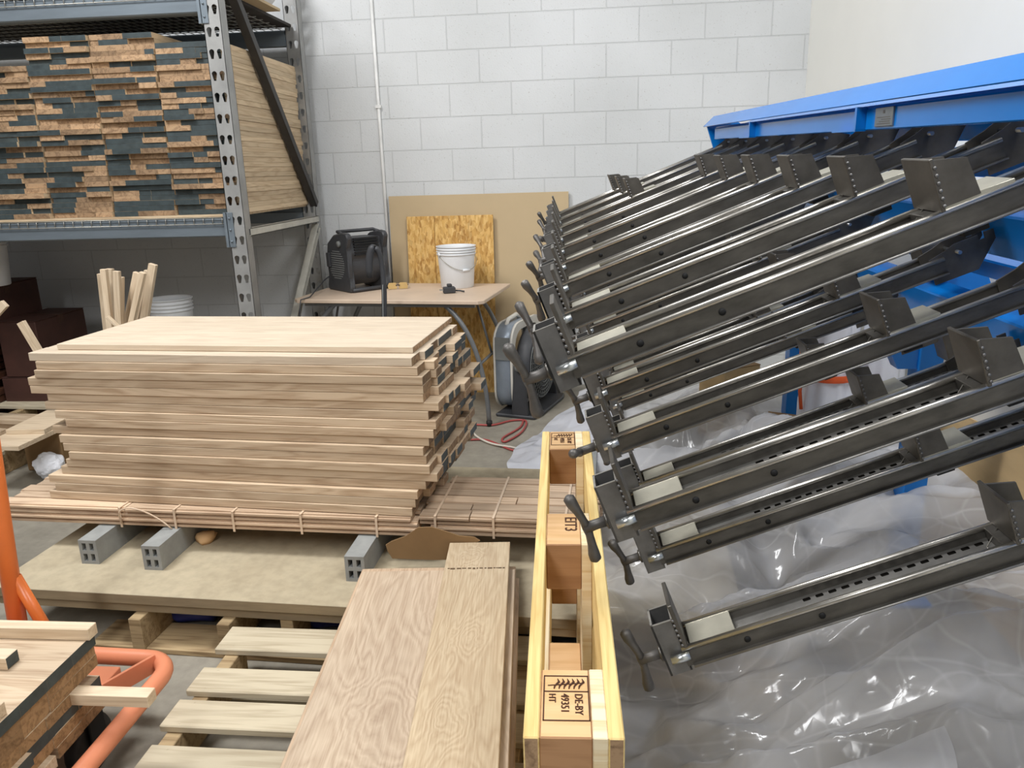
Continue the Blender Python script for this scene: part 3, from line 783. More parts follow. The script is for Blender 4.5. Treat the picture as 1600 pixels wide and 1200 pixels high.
def runner(x, y, label, L=1.02):
    t = thing('hollow_runner', label, 'runner', (x, y, .20), SY + math.radians(1.5), 'grey hollow runners on the dusty sheet')
    b = MB(); W = .066; H = .09; w_ = .0115; m_ = .0065
    xs = [-W / 2, -m_, W / 2]; 
    # outer walls + cross web: real open cells
    b.box((-W / 2, 0, 0), (-W / 2 + w_, L, H)); b.box((W / 2 - w_, 0, 0), (W / 2, L, H))
    b.box((-W / 2 + w_, 0, 0), (W / 2 - w_, L, w_)); b.box((-W / 2 + w_, 0, H - w_), (W / 2 - w_, L, H))
    b.box((-m_, 0.0005, w_), (m_, L, H - w_)); b.box((-W / 2 + w_, 0, H / 2 - m_), (W / 2 - w_, L, H / 2 + m_))
    b.build('profile', M['composite'], t)
    b = MB(); b.box((-W / 2 + .002, .10, .002), (W / 2 - .002, .11, H - .002)); b.build('cell_shade_block', M['black'], t)  # black block inside the cells, standing in for the shade of their depth
    return t
runner(-1.715, 2.315, 'leftmost grey four-cell runner on the dusty sheet under the flooring bundle')
runner(-1.465, 2.28, 'middle grey four-cell runner on the dusty sheet under the flooring bundle')
runner(-.742, 2.228, 'grey four-cell runner beside the foreground planks under the flooring bundle')
runner(.0, 2.42, 'grey four-cell runner at the right end, mostly behind the standing pallet', .8)

BZ = .291
def bundle(x0, x1, y0, yaw, label, straps, seed):
    t = thing('flooring_bundle', label, 'bundle', (x1, y0, BZ), yaw, 'strapped bundles of oak flooring strips')
    r = random.Random(seed); T = .0178; W = .0585; n = 6
    for L_ in range(4):
        for q in range(n):
            a = r.uniform(-.015, .0) - (0.02 if r.random() < .2 else 0)
            cut = None
            if L_ == 3 and r.random() < .5: cut = r.uniform(.25, .75)
            segs = [(x0 - x1 + r.uniform(-.03, .03), a)] if cut is None else [(x0 - x1 + r.uniform(-.03, .03), (x0 - x1) * cut - .002), ((x0 - x1) * cut + .002, a)]
            for (s0, s1) in segs:
                b = MB(); b.tone = r.random()
                y = q * W + r.uniform(-.002, .002) - .004 * (L_ % 2)
                # tongue edge toward the viewer
                b.prism([(y + W - .001, L_ * T), (y + W - .001, L_ * T + T - .0006), (y + .005, L_ * T + T - .0006), (y + .005, L_ * T + .0125), (y - .003, L_ * T + .0115), (y - .003, L_ * T + .0045), (y + .005, L_ * T + .0035), (y + .005, L_ * T)], 0, s0, s1)
                b.build('flooring_strip', M['floor_strip'], t)
    for sx in straps:
        xx = sx - x1; y1 = n * W + .003; z1 = 4 * T + .002
        b = MB(); w_ = .004
        for lo, hi in (((xx - w_, -.011, -.002), (xx + w_, -.009, z1)), ((xx - w_, -.011, z1 - .001), (xx + w_, y1, z1 + .0005)), ((xx - w_, y1 - .001, -.002), (xx + w_, y1 + .001, z1))):
            b.box(lo, hi)
        b.build('strap', M['strap'], t)
    return t
BYAW = math.radians(-3.2)
bA = bundle(-2.13, -.555, 2.372, BYAW, 'long strapped bundle of oak flooring strips under the panel stack', (-1.65, -1.44, -1.22, -.97, -.70), 3)
bB = bundle(-.545, .06, 2.360, BYAW, 'short strapped bundle of oak flooring right of the panel stack', (-.50, -.30, -.06), 4)
b = MB(); b.tube(bez((-1.09, -.013, .015), (-1.10, -.05, .12), (-.98, -.03, .10), (-.90, -.013, .0), 16), .003, 6); b.build('loose_strap', M['strap'], bA)

# the big stack of glued-up panels (lefts / rights read from the photograph)
SL = [(78, 644), (87, 649), (76, 652), (96, 665), (104, 683), (107, 671), (100, 666), (92, 661), (82, 670), (102, 677), (87, 681), (70, 669), (75, 685), (48, 661), (44, 661), (55, 660), (57, 652), (46, 643)]
z = BZ + 4 * .0178 + .002
SYAW = math.radians(-5.2)
PTH = (.905 - z) / len(SL)
p0 = Vector((-.575, 2.385, 0))
ux = Vector((math.cos(SYAW), math.sin(SYAW), 0)); uy = Vector((-math.sin(SYAW), math.cos(SYAW), 0))
def on_front(px, py, zz, setb):
    """distance along the stack's front line where the pixel's ray meets it at its own depth"""
    d = ray(px, py); o = Vector((0, 0, CAM_H)); q = p0 + uy * setb; nrm = uy
    t_ = (q - o).dot(nrm) / d.dot(nrm); return ((o + d * t_) - q).dot(ux)
def proj(p):
    v_ = RM.transposed() @ (p - Vector((0, 0, CAM_H))); return (800 + F_PX * v_.x / v_.y, 600 - F_PX * v_.z / v_.y)
N_ = len(SL); rs = random.Random(21)
for i, (xl, xr) in enumerate(SL):
    setb = .045 * i / (N_ - 1) + rs.uniform(-.012, .012)
    pyl = proj(p0 + uy * setb - ux * 1.4 + Vector((0, 0, z + PTH / 2)))[1]; pyr = proj(p0 + uy * setb + Vector((0, 0, z + PTH / 2)))[1]
    s0 = on_front(xl, pyl, z, setb); s1 = on_front(xr, pyr, z, setb)
    b = MB(); W = .56; n = 6; y = 0
    ws = [rs.uniform(.6, 1.5) for _ in range(n)]; ws[0] = 1.0; k = W / sum(ws)
    for q in range(n):
        wd = ws[q] * k; b.tone = rs.random()
        e0 = s0 + (0 if q == 0 else rs.uniform(-.05, .05)); e1 = s1 + (0 if q == 0 else rs.uniform(-.012, .030) + .028 * q / n)
        if i == 6 and q == 2: e0 = s0 - .155
        if i == N_ - 1: e0 = s0 + (.004 if q else 0); e1 = s1 + (rs.uniform(0, .02) if q else 0)
        m1 = 2 if (q > 0 and rs.random() < .55) else 1; m0 = 2 if (q > 0 and rs.random() < .15) else 1
        b.box((e0, y + .0002, 0), (e1, y + wd - .0002, PTH - .0012), .0012, (m0, m1, 0, 0, 0, 0)); y += wd
    q_ = p0 + uy * setb
    o = b.build('oak_panel', [M['oak_pale' if i == N_ - 1 else 'oak'], M['oak_end'], M['end_paint']], None, (q_.x, q_.y, z), (0, 0, SYAW + rs.uniform(-.004, .004)))
    tag(o, 'oak panel in the big floor stack, %s from the bottom of the stack' % ORD[i], 'panel', 'oak panels in the big stack')
    z += PTH
# top panel, set back
q0 = Vector((-.562, 2.488, 0)); b = MB(); y = 0
for q in range(5):
    b.tone = .75 + rs.random() * .25; b.box((-1.335, y + .0001, 0), (0, y + .109 - .0001, .021), .0015, (1, 1, 0, 0, 0, 0)); y += .109
o = b.build('oak_panel', [M['oak_pale'], M['oak_end']], None, (q0.x, q0.y, z), (0, 0, math.radians(-4.6)))
tag(o, 'pale oak panel lying topmost and set back on the big floor stack', 'panel', 'oak panels in the big stack')

# torn cardboard hanging at the bundle front
b = MB()
outl = [(-.655, .262), (-.640, .235), (-.50, .232), (-.40, .236), (-.375, .262), (-.40, .278), (-.365, .292), (-.34, .305), (-.36, .318), (-.41, .322), (-.45, .336), (-.50, .352), (-.545, .350), (-.59, .318), (-.64, .298), (-.66, .285)]
b.prism(outl, 1, 2.322, 2.327)
tag(b.build('cardboard_scrap', M['cardboard_brown']), 'torn brown cardboard scrap wedged at the front of the flooring bundle', 'cardboard')
p = atz(322, 845, .2)
b = MB(); b.lathe([(0, 0), (.035, .002), (.04, .018), (.025, .034), (0, .038)], 9)
for v_ in b.bm.verts: v_.co += Vector((1, 1, .5)) * noise.noise(v_.co * 40) * .014; v_.co.z = max(v_.co.z, 0)
tag(b.build('wood_chip', M['block_top'], None, (p.x, p.y, .2)), 'small torn wood chunk on the dusty sheet under the bundle', 'offcut')

# ================================================================== weathered pallet and the foreground planks
PX0, PX1 = -1.10, -.125
wp = thing('wooden_pallet', 'weathered flat wooden pallet on the floor under the foreground planks', 'pallet', (-.61, 1.5, 0), math.radians(-.8))
WO = (-.61, 1.5, 0)
for i, (y0, y1, xa) in enumerate(((1.925, 2.045, PX0), (1.735, 1.84, PX0 + .01), (1.595, 1.70, PX0 + .012), (1.42, 1.53, PX0 + .03), (1.24, 1.34, PX0 + .02), (1.06, 1.17, PX0), (.9, 1.0, PX0))):
    b = MB(); b.tone = random.random(); b.box((xa, y0, .118), (PX1 + random.uniform(-.01, .01), y1, .139), .003)
    for sx in (.045, .05):
        b.tube([(xa + .04 + .01, (y0 + y1) / 2 + (sx - .0475) * 16, .1395), (xa + .05, (y0 + y1) / 2 + (sx - .0475) * 16, .1397)], .003, 6)
    b.build('deck_board', M['grey_pallet'], wp, offset=WO)
for xx in (PX0 + .03, -.63, PX1 - .075):
    b = MB(); b.tone = random.random(); b.box((xx, .9, .02), (xx + .042, 1.975, .118), .002); b.build('stringer', M['skid'], wp, offset=WO)
for y0 in (.92, 1.42, 1.86):
    b = MB(); b.tone = random.random(); b.box((PX0, y0, 0), (PX1, y0 + .11, .02), .002); b.build('bottom_board', M['grey_pallet'], wp, offset=WO)

PYAW = math.radians(93.7)
def plank(L, W, T, far_right, z, n, label, seed, mat='plank', group='oak panels piled on the weathered pallet', yaw=PYAW):
    """length runs toward the viewer from the far right corner"""
    rr = random.Random(seed); b = MB(); y = 0
    ws = [rr.uniform(.8, 1.2) for _ in range(n)]; k = W / sum(ws)
    for q in range(n):
        b.tone = .35 + rr.random() * .5; wd = ws[q] * k
        b.box((-L, y, 0), (0, y + wd, T), .0015, (1, 1, 0, 0, 0, 0)); y += wd
    o = b.build('oak_panel', [M[mat], M['oak_end']], None, (far_right[0], far_right[1], z), (0, 0, yaw))
    return tag(o, label, 'panel', group)
Z0 = .1395; T_ = .0268
plank(1.15, .50, T_, (-.225, 2.045), Z0, 5, 'oak panel lowest in the foreground pile, directly on the pallet', 1)
plank(1.15, .50, T_, (-.212, 2.055), Z0 + T_, 5, 'oak panel second from the bottom of the foreground pile', 2)
plank(1.26, .505, T_, (-.206, 2.235), Z0 + 2 * T_, 5, 'oak panel third from the bottom of the foreground pile', 3)
plank(1.26, .50, T_, (-.218, 2.262), Z0 + 3 * T_, 5, 'oak panel third from the top in the foreground pile', 4)
plank(1.24, .48, T_, (-.214, 2.195), Z0 + 4 * T_, 1, 'wide oak panel with swirling grain, second from the top of the foreground pile', 5, 'plank_wide')
tp = plank(1.42, .2, T_, (-.241, 2.328), Z0 + 5 * T_, 1, 'narrow oak plank with round knots lying topmost on the foreground pile', 11, 'plank_top')
g = MB(); rg = random.Random(3)
x = .012
while x < .188:
    l = rg.uniform(.004, .016)
    g.box((-.178 + rg.uniform(-.002, .002), x, T_), (-.172, min(x + l, .19), T_ + .0012)); x += l + rg.uniform(.001, .006)
g.build('dried_glue_line', M['glue'], tp)

# ================================================================== block pallet standing on its long edge
ep = thing('block_pallet', 'new yellow pine block pallet standing on its long edge', 'pallet', (-.03, 1.46, 0), math.radians(1.55))
EL, EH = 1.22, .775
def ebox(name, x0, x1, y0, y1, z0, z1, mat, end=None, tone=None, bev=.002):
    """lengths turned so that the grain follows Y"""
    b = MB(); b.tone = random.random() if tone is None else tone
    b.box((y0, -x1, z0), (y1, -x0, z1), bev, (1, 1, 0, 0, 0, 0) if end else None)
    return b.build(name, [M[mat], M[end]] if end else M[mat], ep, None, (0, 0, PI / 2))
HX = .066
rows = ((0, .10), (EH / 2 - .072, EH / 2 + .072), (EH - .10, EH))
for z0, z1 in rows:
    ebox('bottom_deck_board', -HX, -HX + .021, -EL / 2, EL / 2, z0, z1, 'pine_pale' if .2 < z0 < .5 else 'pine', 'oak_end')
for k in range(5):
    hgt = (.145, .10, .145, .10, .145)[k]; zc = (.0725, .235, EH / 2, EH - .235, EH - .0725)[k]
    ebox('deck_board', HX - .021, HX, -EL / 2, EL / 2, zc - hgt / 2, zc + hgt / 2, 'pine', 'oak_end')
for y0 in (-EL / 2, -.0725, EL / 2 - .145):
    c = MB(); c.tone = random.random(); c.box((HX - .0412, y0, 0), (HX - .0212, y0 + .145, EH), .0015); c.build('cross_board', M['pine_pale'], ep)
    for z0, z1 in rows:
        c = MB(); c.tone = random.random()
        c.box((-HX + .0212, y0 + .001, z0 + .0005), (HX - .0414, y0 + .144, z1 - .0005), .002, (0, 0, 0, 0, 0, 1))
        blk = c.build('block', [M['block'], M['block_top']], ep)
        if z1 == EH:
            xm_ = (-HX + .0212 + HX - .0414) / 2; ym = y0 + .0725
            R_ = Matrix.Rotation(-PI / 2, 4, 'Z')
            zt = EH + .0002
            if abs(y0 + .0725) < .01:
                text_mesh('EIT3', .036, 'branded_lettering', M['burn'], blk, Matrix.Translation((xm_ + .003, ym + .052, zt)) @ R_)
            else:
                fr = MB(); lw = .0016; a0, a1, b0, b1 = xm_ - .031, xm_ + .033, y0 + .032, y0 + .128
                for lo, hi in (((a0, b0), (a1, b0 + lw)), ((a0, b1 - lw), (a1, b1)), ((a0, b0), (a0 + lw, b1)), ((a1 - lw, b0), (a1, b1)), ((a0, b1 - .036), (a1, b1 - .0345))):
                    fr.box((lo[0], lo[1], zt), (hi[0], hi[1], zt + .0006))
                # wheat-ear mark
                fr.tube([(a0 + .006, b1 - .022, zt), (a1 - .006, b1 - .016, zt)], .0008, 4)
                for q in range(6):
                    xx = a0 + .016 + q * .007
                    fr.tube([(xx, b1 - .023, zt), (xx + .006, b1 - .014, zt), (xx + .004, b1 - .007, zt)], [.0012, .0018, .0006], 5)
                    fr.tube([(xx, b1 - .023, zt), (xx - .001, b1 - .029, zt)], [.0014, .0008], 5)
                fr.build('branded_stamp', M['burn'], blk)
                text_mesh('DE-BY', .016, 'branded_lettering', M['burn'], blk, Matrix.Translation((xm_ + .013, b1 - .040, zt)) @ R_)
                text_mesh('49351', .016, 'branded_lettering', M['burn'], blk, Matrix.Translation((xm_ - .006, b1 - .040, zt)) @ R_)
                text_mesh('HT', .014, 'branded_lettering', M['burn'], blk, Matrix.Translation((xm_ - .023, b1 - .040, zt)) @ R_)

# ================================================================== orange cart with panels, lower left
cart = thing('panel_cart', 'orange tube cart with upright pole carrying oak panels at the lower left', 'cart', (-1.45, 1.4, 0))
CO = (-1.45, 1.4, 0)
TZc = .195
def arc(c, r, a0, a1, n=8):
    return [(c[0] + r * math.cos(math.radians(a0 + (a1 - a0) * i / n)), c[1] + r * math.sin(math.radians(a0 + (a1 - a0) * i / n)), c[2]) for i in range(n + 1)]
cx1 = -1.135; cy1 = 1.80
b = MB(); b.tube([(-1.9, cy1 + .03, TZc), (-1.5, cy1 + .012, TZc)] + arc((cx1 - .085, cy1 - .085, TZc), .085, 90, 0) + [(cx1 - .002, 1.5, TZc), (cx1 - .012, .7, TZc)], .0235, 14)
b.build('bumper_tube', M['orange_faded'], cart, offset=CO)
b = MB(); b.box((-1.9, .7, TZc - .02), (-1.26, 1.74, TZc + .015), .002); b.build('deck', M['orange_faded'], cart, offset=CO)
b = MB(); b.X = Matrix.Translation((-1.275, 1.60, TZc - .01)) @ Matrix.Rotation(math.radians(62), 4, 'Z')
b.box((0, -.004, -.012), (.20, .004, .04), .001); b.build('gusset_plate', M['orange_faded'], cart, offset=CO)
b = MB(); b.tube([(-1.590, cy1, TZc), (-1.574, cy1, .5), (-1.520, cy1, 1.25)], .0245, 14); b.build('upright_pole', M['orange'], cart, offset=CO)
b = MB(); b.tube([(-1.478, cy1 + .005, TZc), (-1.567, cy1 + .005, .44)], .0165, 10); b.build('pole_brace', M['orange'], cart, offset=CO)
for wx, wy in ((-1.285, 1.60), (-1.285, .85), (-1.8, 1.6)):
    c = MB(); c.lathe([(0, -.02), (.05, -.02), (.072, -.019), (.078, -.010), (.078, .010), (.072, .019), (.05, .02), (0, .02)], 24, Matrix.Translation((wx, wy, .078)) @ Matrix.Rotation(PI / 2, 4, 'Y') @ Matrix.Rotation(0, 4, 'Z'))
    wo = c.build('caster_wheel', M['rubber'], cart, offset=CO)
    f = MB(); f.box((wx - .034, wy - .03, .07), (wx - .026, wy + .03, TZc - .02), .002); f.box((wx + .026, wy - .03, .07), (wx + .034, wy + .03, TZc - .02), .002); f.box((wx - .04, wy - .045, TZc - .03), (wx + .04, wy + .045, TZc - .02), .002)
    f.build('caster_fork', M['black'], wo, offset=CO)
CZ = TZc + .0155
r2 = random.Random(12)
NP = 7
for i in range(NP):
    b = MB(); W = .62; n = 8
    y0_, y1_ = {0: (.44, .62), 3: (.0, .505)}.get(i, (0, .62)); y = y0_; n = max(2, int((y1_ - y0_) / .08)); wd = (y1_ - y0_) / n
    for q in range(n):
        b.tone = r2.random()
        e = -1.203 + (r2.uniform(-.003, .003) if r2.random() < .85 else .012)
        if i == NP - 1: e = -1.195
        dark = (i == NP - 1) or (i == 2) or r2.random() < .08
        b.box((-2.0, y + .0001, 0), (e, y + wd - .0001, .0295), 0, (1, 2 if dark else 1, 0, 0, 0, 0)); y += wd
    o = b.build('oak_panel', [M['oak'], M['brown_end'], M['end_paint']], None, (0, .955 + r2.uniform(-.006, .006), CZ + i * .0302))
    tag(o, 'oak panel on the orange cart, %s from the bottom of its pile' % ORD[i], 'panel', 'oak panels on the orange cart')
CT = CZ + NP * .0302
def stick(L, W, T, loc, rotz, label, rotx=0, mat='pale_stick', ends=None, roty=0, cat='stick', name='wood_stick', group=None):
    b = MB(); b.tone = random.random()
    b.box((0, 0, 0), (L, W, T), .0012, (1, 1, 0, 0, 0, 0) if ends else None)
    o = b.build(name, [M[mat], M[ends]] if ends else M[mat], None, loc, (rotx, roty, rotz))
    return tag(o, label, cat, group)
stick(.8, .034, .03, (-1.985, 1.545, CT), 0, 'pale stick lying along the back edge on top of the cart panels')
stick(.6, .04, .03, (-1.905, 1.425, CT), .0, 'pale stick with dark end on the cart panels at the left picture edge', ends='end_paint')
stick(.6, .17, .03, (-1.80, 1.115, CT), 0, 'oak offcut lying nearest the viewer on top of the cart panels', mat='oak')
stick(.62, .036, .0295, (-1.63, 1.465, CZ + 3 * .0302), 0, 'pale stick poking out of the cart pile toward the orange tube')
stick(.5, .04, .03, (-1.69, 1.335, CZ), 0, 'pale stick sticking out at the bottom of the cart pile')

# ================================================================== background left: under and before the rack
def carton(lo, hi, mat, label, name='carton', flaps=True):
    c = Vector(((lo[0] + hi[0]) / 2, (lo[1] + hi[1]) / 2, lo[2]))
    t = thing(name, label, 'box', c)
    L, W, H = (hi[i] - lo[i] for i in range(3))
    b = MB(); b.box((-L / 2, -W / 2, 0), (L / 2, W / 2, H - .004), .006); b.build('body', M[mat], t)
    b = MB(); b.box((-L / 2, -W / 2, H - .004), (L / 2, -.002, H), .001); b.box((-L / 2, .002, H - .004), (L / 2, W / 2, H), .001); b.build('flap', M[mat], t)
    b = MB(); b.box((-L / 2 - .0006, -.025, H - .06), (L / 2 + .0006, .025, H + .0008)); b.build('tape', M['dark_wood'] if mat == 'carton_dark' else M['amber'], t)
    return t
carton((-4.25, 4.35, .58), (-3.66, 4.95, .88), 'carton_dark', 'dark brown carton uppermost at the left edge under the rack')
carton((-3.66, 4.5, .30), (-3.40, 5.0, .66), 'carton_dark', 'smaller dark brown carton right of the dark pile under the rack')
carton((-3.70, 4.5, 0), (-3.38, 5.0, .298), 'carton_dark', 'dark carton on the floor below the smaller dark carton')
for k in range(12):
    o = board(1.0, .5, .04, 'dark_board', M['dark_wood'], 'dark stained board under the rack at left, %s from the bottom' % ORD[k], 'board', 'dark boards under the rack', None, (-4.72 + random.uniform(-.03, .03), 4.35 + random.uniform(-.02, .02), k * .048), (0, 0, random.uniform(-.02, .02)))
bucket(.12, .14, .30, 'white bucket standing on the dark carton at the left picture edge', (-3.69, 4.55, .881), False)
# bucket behind the big stack, on a carton
bp = aty(268, 490, 4.55)
carton((bp.x - .2, 4.35, 0), (bp.x + .2, 4.75, .42), 'carton_dark', 'dark carton behind the big stack carrying a white bucket')
bucket(.11, .128, .365, 'white bucket behind the big stack, seen over its top beside the upright sticks', (bp.x, 4.55, .4205), False)
# upright sticks behind the big stack
US = [(163, 425, 172, 505, .028), (158, 432, 166, 505, .026), (172, 424, 180, 505, .032), (183, 428, 187, 505, .03), (190, 437, 190, 505, .022), (215, 430, 200, 505, .03), (224, 430, 207, 505, .026), (240, 417, 226, 505, .036), (231, 427, 214, 505, .024)]
for i, (xt, yt, xb, yb, wd) in enumerate(US):
    yy = 3.50 + (i % 3) * .05
    T = aty(xt, yt, yy); Bp = aty(xb, yb, yy); dirv = (T - Bp).normalized()
    L = T.z / dirv.z; base = T - dirv * L
    m = Matrix.Translation(base) @ dirv.to_track_quat('X', 'Y').to_matrix().to_4x4()
    b = MB(); b.tone = random.random(); b.box((0, -wd / 2, -.012), (L, wd / 2, .012), .001)
    o = b.build('wood_stick', M['pale_stick']); o.matrix_world = m
    o.location.z += .013
    tag(o, 'pale stick standing upright behind the big stack, %s' % ['left group, second from left', 'left group, thin leftmost one', 'left group, third from left', 'left group, fourth from left', 'left group, short rightmost one', 'leaning group, leftmost', 'leaning group, second from left', 'leaning group, tall rightmost', 'leaning group, third from left'][i], 'stick', 'upright sticks behind the big stack')
t_ = aty(163, 487, 3.42); 
stick(.22, .03, .012, (t_.x, 3.42, t_.z - .03), .2, 'short pale offcut tilted against the upright sticks behind the stack', 0, 'pale_stick', None, .9)
# low pallet with boards at the left
lp = thing('wooden_pallet', 'pallet of loose pale boards on the floor at the left behind the big stack', 'pallet', (-3.55, 4.0, 0), math.radians(-4))
for k, y0 in enumerate((-.5, -.2, .1, .4)):
    b = MB(); b.tone = random.random(); b.box((-.55, y0, .118), (.55, y0 + .14, .14), .002); b.build('deck_board', M['grey_pallet'], lp)
for x0 in (-.53, -.03, .47):
    b = MB(); b.tone = random.random(); b.X = Matrix.Identity(4); b.box((x0, -.5, .0), (x0 + .045, .54, .118), .002); b.build('stringer', M['skid'], lp)
for k in range(6):
    stick(1.05 + random.uniform(-.1, .05), .12, .026, (-4.05 + random.uniform(-.08, .05), 3.70 + .6 * ((k // 3) % 2) * .4, .141 + (k % 3) * .030 + (0)), math.radians(-4) + random.uniform(-.05, .05), 'loose pale board on the left pallet, %s in its pile' % ['lowest front', 'middle front', 'upper front', 'lowest rear', 'middle rear', 'upper rear'][k], mat='oak', cat='board', name='loose_board', group='loose boards on the left pallet')
bd = atz(40, 668, .30)
o = board(.205, .34, .024, 'loose_board', M['pale_stick'], 'upper of two pale short boards lying on the small brown box', 'board', None, None, (-2.935, 3.525, .2565), (0, 0, math.radians(2)))
o = board(.22, .44, .024, 'loose_board', M['pale_stick'], 'lower of two pale short boards lying on the small brown box', 'board', None, None, (-2.96, 3.36, .232), (0, 0, math.radians(-3)))
for (a, c, lab) in (((58, 545), (33, 503), 'pale stick leaning left out of the pile beside the big stack'), ((-25, 510), (8, 474), 'pale stick tip at the left picture edge above the dark boards')):
    A = aty(a[0], a[1], 3.75); B_ = aty(c[0], c[1], 3.75); dv = (B_ - A).normalized(); L = (B_.z - .15) / dv.z; base = B_ - dv * L
    b = MB(); b.tone = .6; b.box((0, -.02, -.012), (L, .02, .012), .001); o = b.build('wood_stick', M['pale_stick']); o.matrix_world = Matrix.Translation(base) @ dv.to_track_quat('X', 'Y').to_matrix().to_4x4()
    tag(o, lab, 'stick')
bx = atz(74, 732, 0)
carton((-2.97, 3.665, 0), (-2.755, 3.95, .231), 'cardboard_brown', 'small brown box on the floor left of the big stack')
pw = atz(82, 744, 0)
b = MB(); bmesh.ops.create_icosphere(b.bm, subdivisions=4, radius=.075)
for v_ in b.bm.verts:
    n_ = noise.multi_fractal(v_.co * 14, .8, 2.2, 4) ; v_.co *= .72 + .22 * n_
    v_.co.z *= .9
zmin = min(v_.co.z for v_ in b.bm.verts)
tag(b.build('crumpled_paper', M['paper'], None, (pw.x, pw.y - .01, -zmin)), 'crumpled white paper on the floor before the small brown box', 'paper')

# ================================================================== clamp carrier (blue) and its steel bar clamps
ud = Vector((-0.03459698, 0.99914979, 0.02242201)); uu = Vector((0.99940104, 0.03460568, 0)); uw = uu.cross(ud)
CAM = Vector((0, 0, CAM_H))
def LW(u, d, w_): return CAM + uu * u + ud * d + uw * w_
LM = Matrix((uu, ud, uw)).transposed().to_4x4(); LM.translation = CAM        # local (u,d,w) -> world
D1 = 1.12; SP = .296 * D1
TILT = math.radians(21.0)
ce = Vector((math.cos(TILT), 0, math.sin(TILT))); cn = Vector((-math.sin(TILT), 0, math.cos(TILT)))   # in (u,d,w)
ROW = {'A': (.0249 * D1, -.2604 * D1), 'B': (.1056 * D1, -.486 * D1), 'C': (.1887 * D1, -.7097 * D1)}
BARL = .80; BW = .068; BH = .037
def clamp_frame(row, k):
    u0, w0 = ROW[row]
    m = Matrix((ce, Vector((0, 1, 0)), cn)).transposed().to_4x4(); m.translation = Vector((u0, D1 + SP * k, w0))
    return LM @ m
# prototype in clamp space: X along the bar to the rear, Y away from the viewer, Z up from the rails
proto = thing('bar_clamp', 'x', 'clamp', (0, 0, 0), 0, 'steel bar clamps on the blue carrier')
b = MB()
X0, X1 = -.012, BARL
# two side walls with rounded lips and flanges
for s, y in ((-1, 0.), (1, BW)):
    b.mi = 0; b.box((X0, min(y, y - s * .0035), -BH), (X1, max(y, y - s * .0035), -.003))
    b.mi = 1; b.tube([(X0, y - s * .002, -.003), (X1, y - s * .002, -.003)], .0052, 8)
    b.mi = 0; b.box((X0 + .01, min(y, y + s * .007), -BH), (X1, max(y, y + s * .007), -BH + .003))
    b.mi = 2; b.tube([(X0 + .01, y + s * .007, -BH + .0015), (X1, y + s * .007, -BH + .0015)], .0022, 6)
b.mi = 0; b.box((X0 + .01, .003, -BH), (X1, BW - .003, -BH + .003))
b.build('rail', [M['steel'], M['steel_bright'], M['steel_slot']], proto)
b = MB()   # slotted channel floor with real slots
px = .022; x = .20; zf = -.0215
b.box((.02, .036, zf - .0005), (x, BW - .0035, zf))
while x < X1 - px:
    E = []
    def lp_(pts):
        vs = [b.bm.verts.new(p) for p in pts]
        for i in range(len(vs)): E.append(b.bm.edges.new((vs[i], vs[(i + 1) % len(vs)])))
    lp_([(x, .036, zf), (x + px, .036, zf), (x + px, BW - .0035, zf), (x, BW - .0035, zf)])
    xc, yc = x + px / 2, .0535
    lp_([(xc + a, yc + c, zf) for a, c in ((.0065, .0026), (.0052, .0042), (-.0052, .0042), (-.0065, .0026), (-.0065, -.0026), (-.0052, -.0042), (.0052, -.0042), (.0065, -.0026))])
    bmesh.ops.triangle_fill(b.bm, edges=E, use_beauty=True)
    x += px
b.box((.02, .0035, zf - .0005), (X1, .036, zf + .0002))
b.build('slotted_floor', M['steel_slot'], proto)
b = MB(); b.box((.004, .004, -.021), (.082, BW - .004, -.0008), .001); b.build('nut_block', M['steel_bare'], proto)
for xh in (.095, .22):
    b = MB(); b.lathe([(0, 0), (.0055, 0), (.0055, .0012), (0, .0012)], 12, Matrix.Translation((xh, 0.0, -.021)) @ Matrix.Rotation(PI / 2, 4, 'X')); b.build('rivet', M['black'], proto)
# screw jaw: tooth-welded face plate in front of an upright square tube
b = MB(); b.box((-.007, -.002, -.006), (.0, BW + .004, .084), .001); jw = b.build('jaw_plate', M['steel_dark'], proto)
b = MB()
for q in range(6): b.lathe([(0, 0), (.003, 0), (.0022, .002), (0, .0024)], 8, Matrix.Translation((-.0078, -.0005, .006 + q * .0098)) @ Matrix.Rotation(PI / 2, 4, 'X'))
b.build('weld_bead', M['steel_tube'], jw)
b = MB(); tw = .0035; tx0, tx1, ty0, ty1 = -.046, -.0075, .006, .056
b.box((tx0, ty0, -.05), (tx0 + tw, ty1, .052)); b.box((tx1 - tw, ty0, -.05), (tx1, ty1, .052))
b.box((tx0, ty0, -.05), (tx1, ty0 + tw, .052)); b.box((tx0, ty1 - tw, -.05), (tx1, ty1, .052))
b.mi = 1
for lo, hi in (((tx0, ty0), (tx1, ty0 + tw)), ((tx0, ty1 - tw), (tx1, ty1)), ((tx0, ty0), (tx0 + tw, ty1)), ((tx1 - tw, ty0), (tx1, ty1))): b.box((lo[0], lo[1], .052), (hi[0], hi[1], .0528))
b.build('jaw_tube', [M['steel_tube'], M['steel_bright']], proto)
b = MB(); b.tube([(-.034, -.004, -.014), (-.002, -.004, -.014)], .0075, 10); b.build('lock_bolt', M['zinc'], proto)
b = MB(); b.tube([(-.062, .031, -.019), (-.002, .031, -.019)], .007, 10); b.lathe([(0, 0), (.014, 0), (.014, .005), (.008, .007), (0, .007)], 16, Matrix.Translation((-.046, .031, -.019)) @ Matrix.Rotation(-PI / 2, 4, 'Y')); b.build('screw', M['steel'], proto)
b = MB()   # two-winged cast handle turning about the screw axis
b.tube([(-.092, 0, 0), (-.07, 0, 0), (-.05, 0, 0)], [.0095, .0085, .0095], 12)
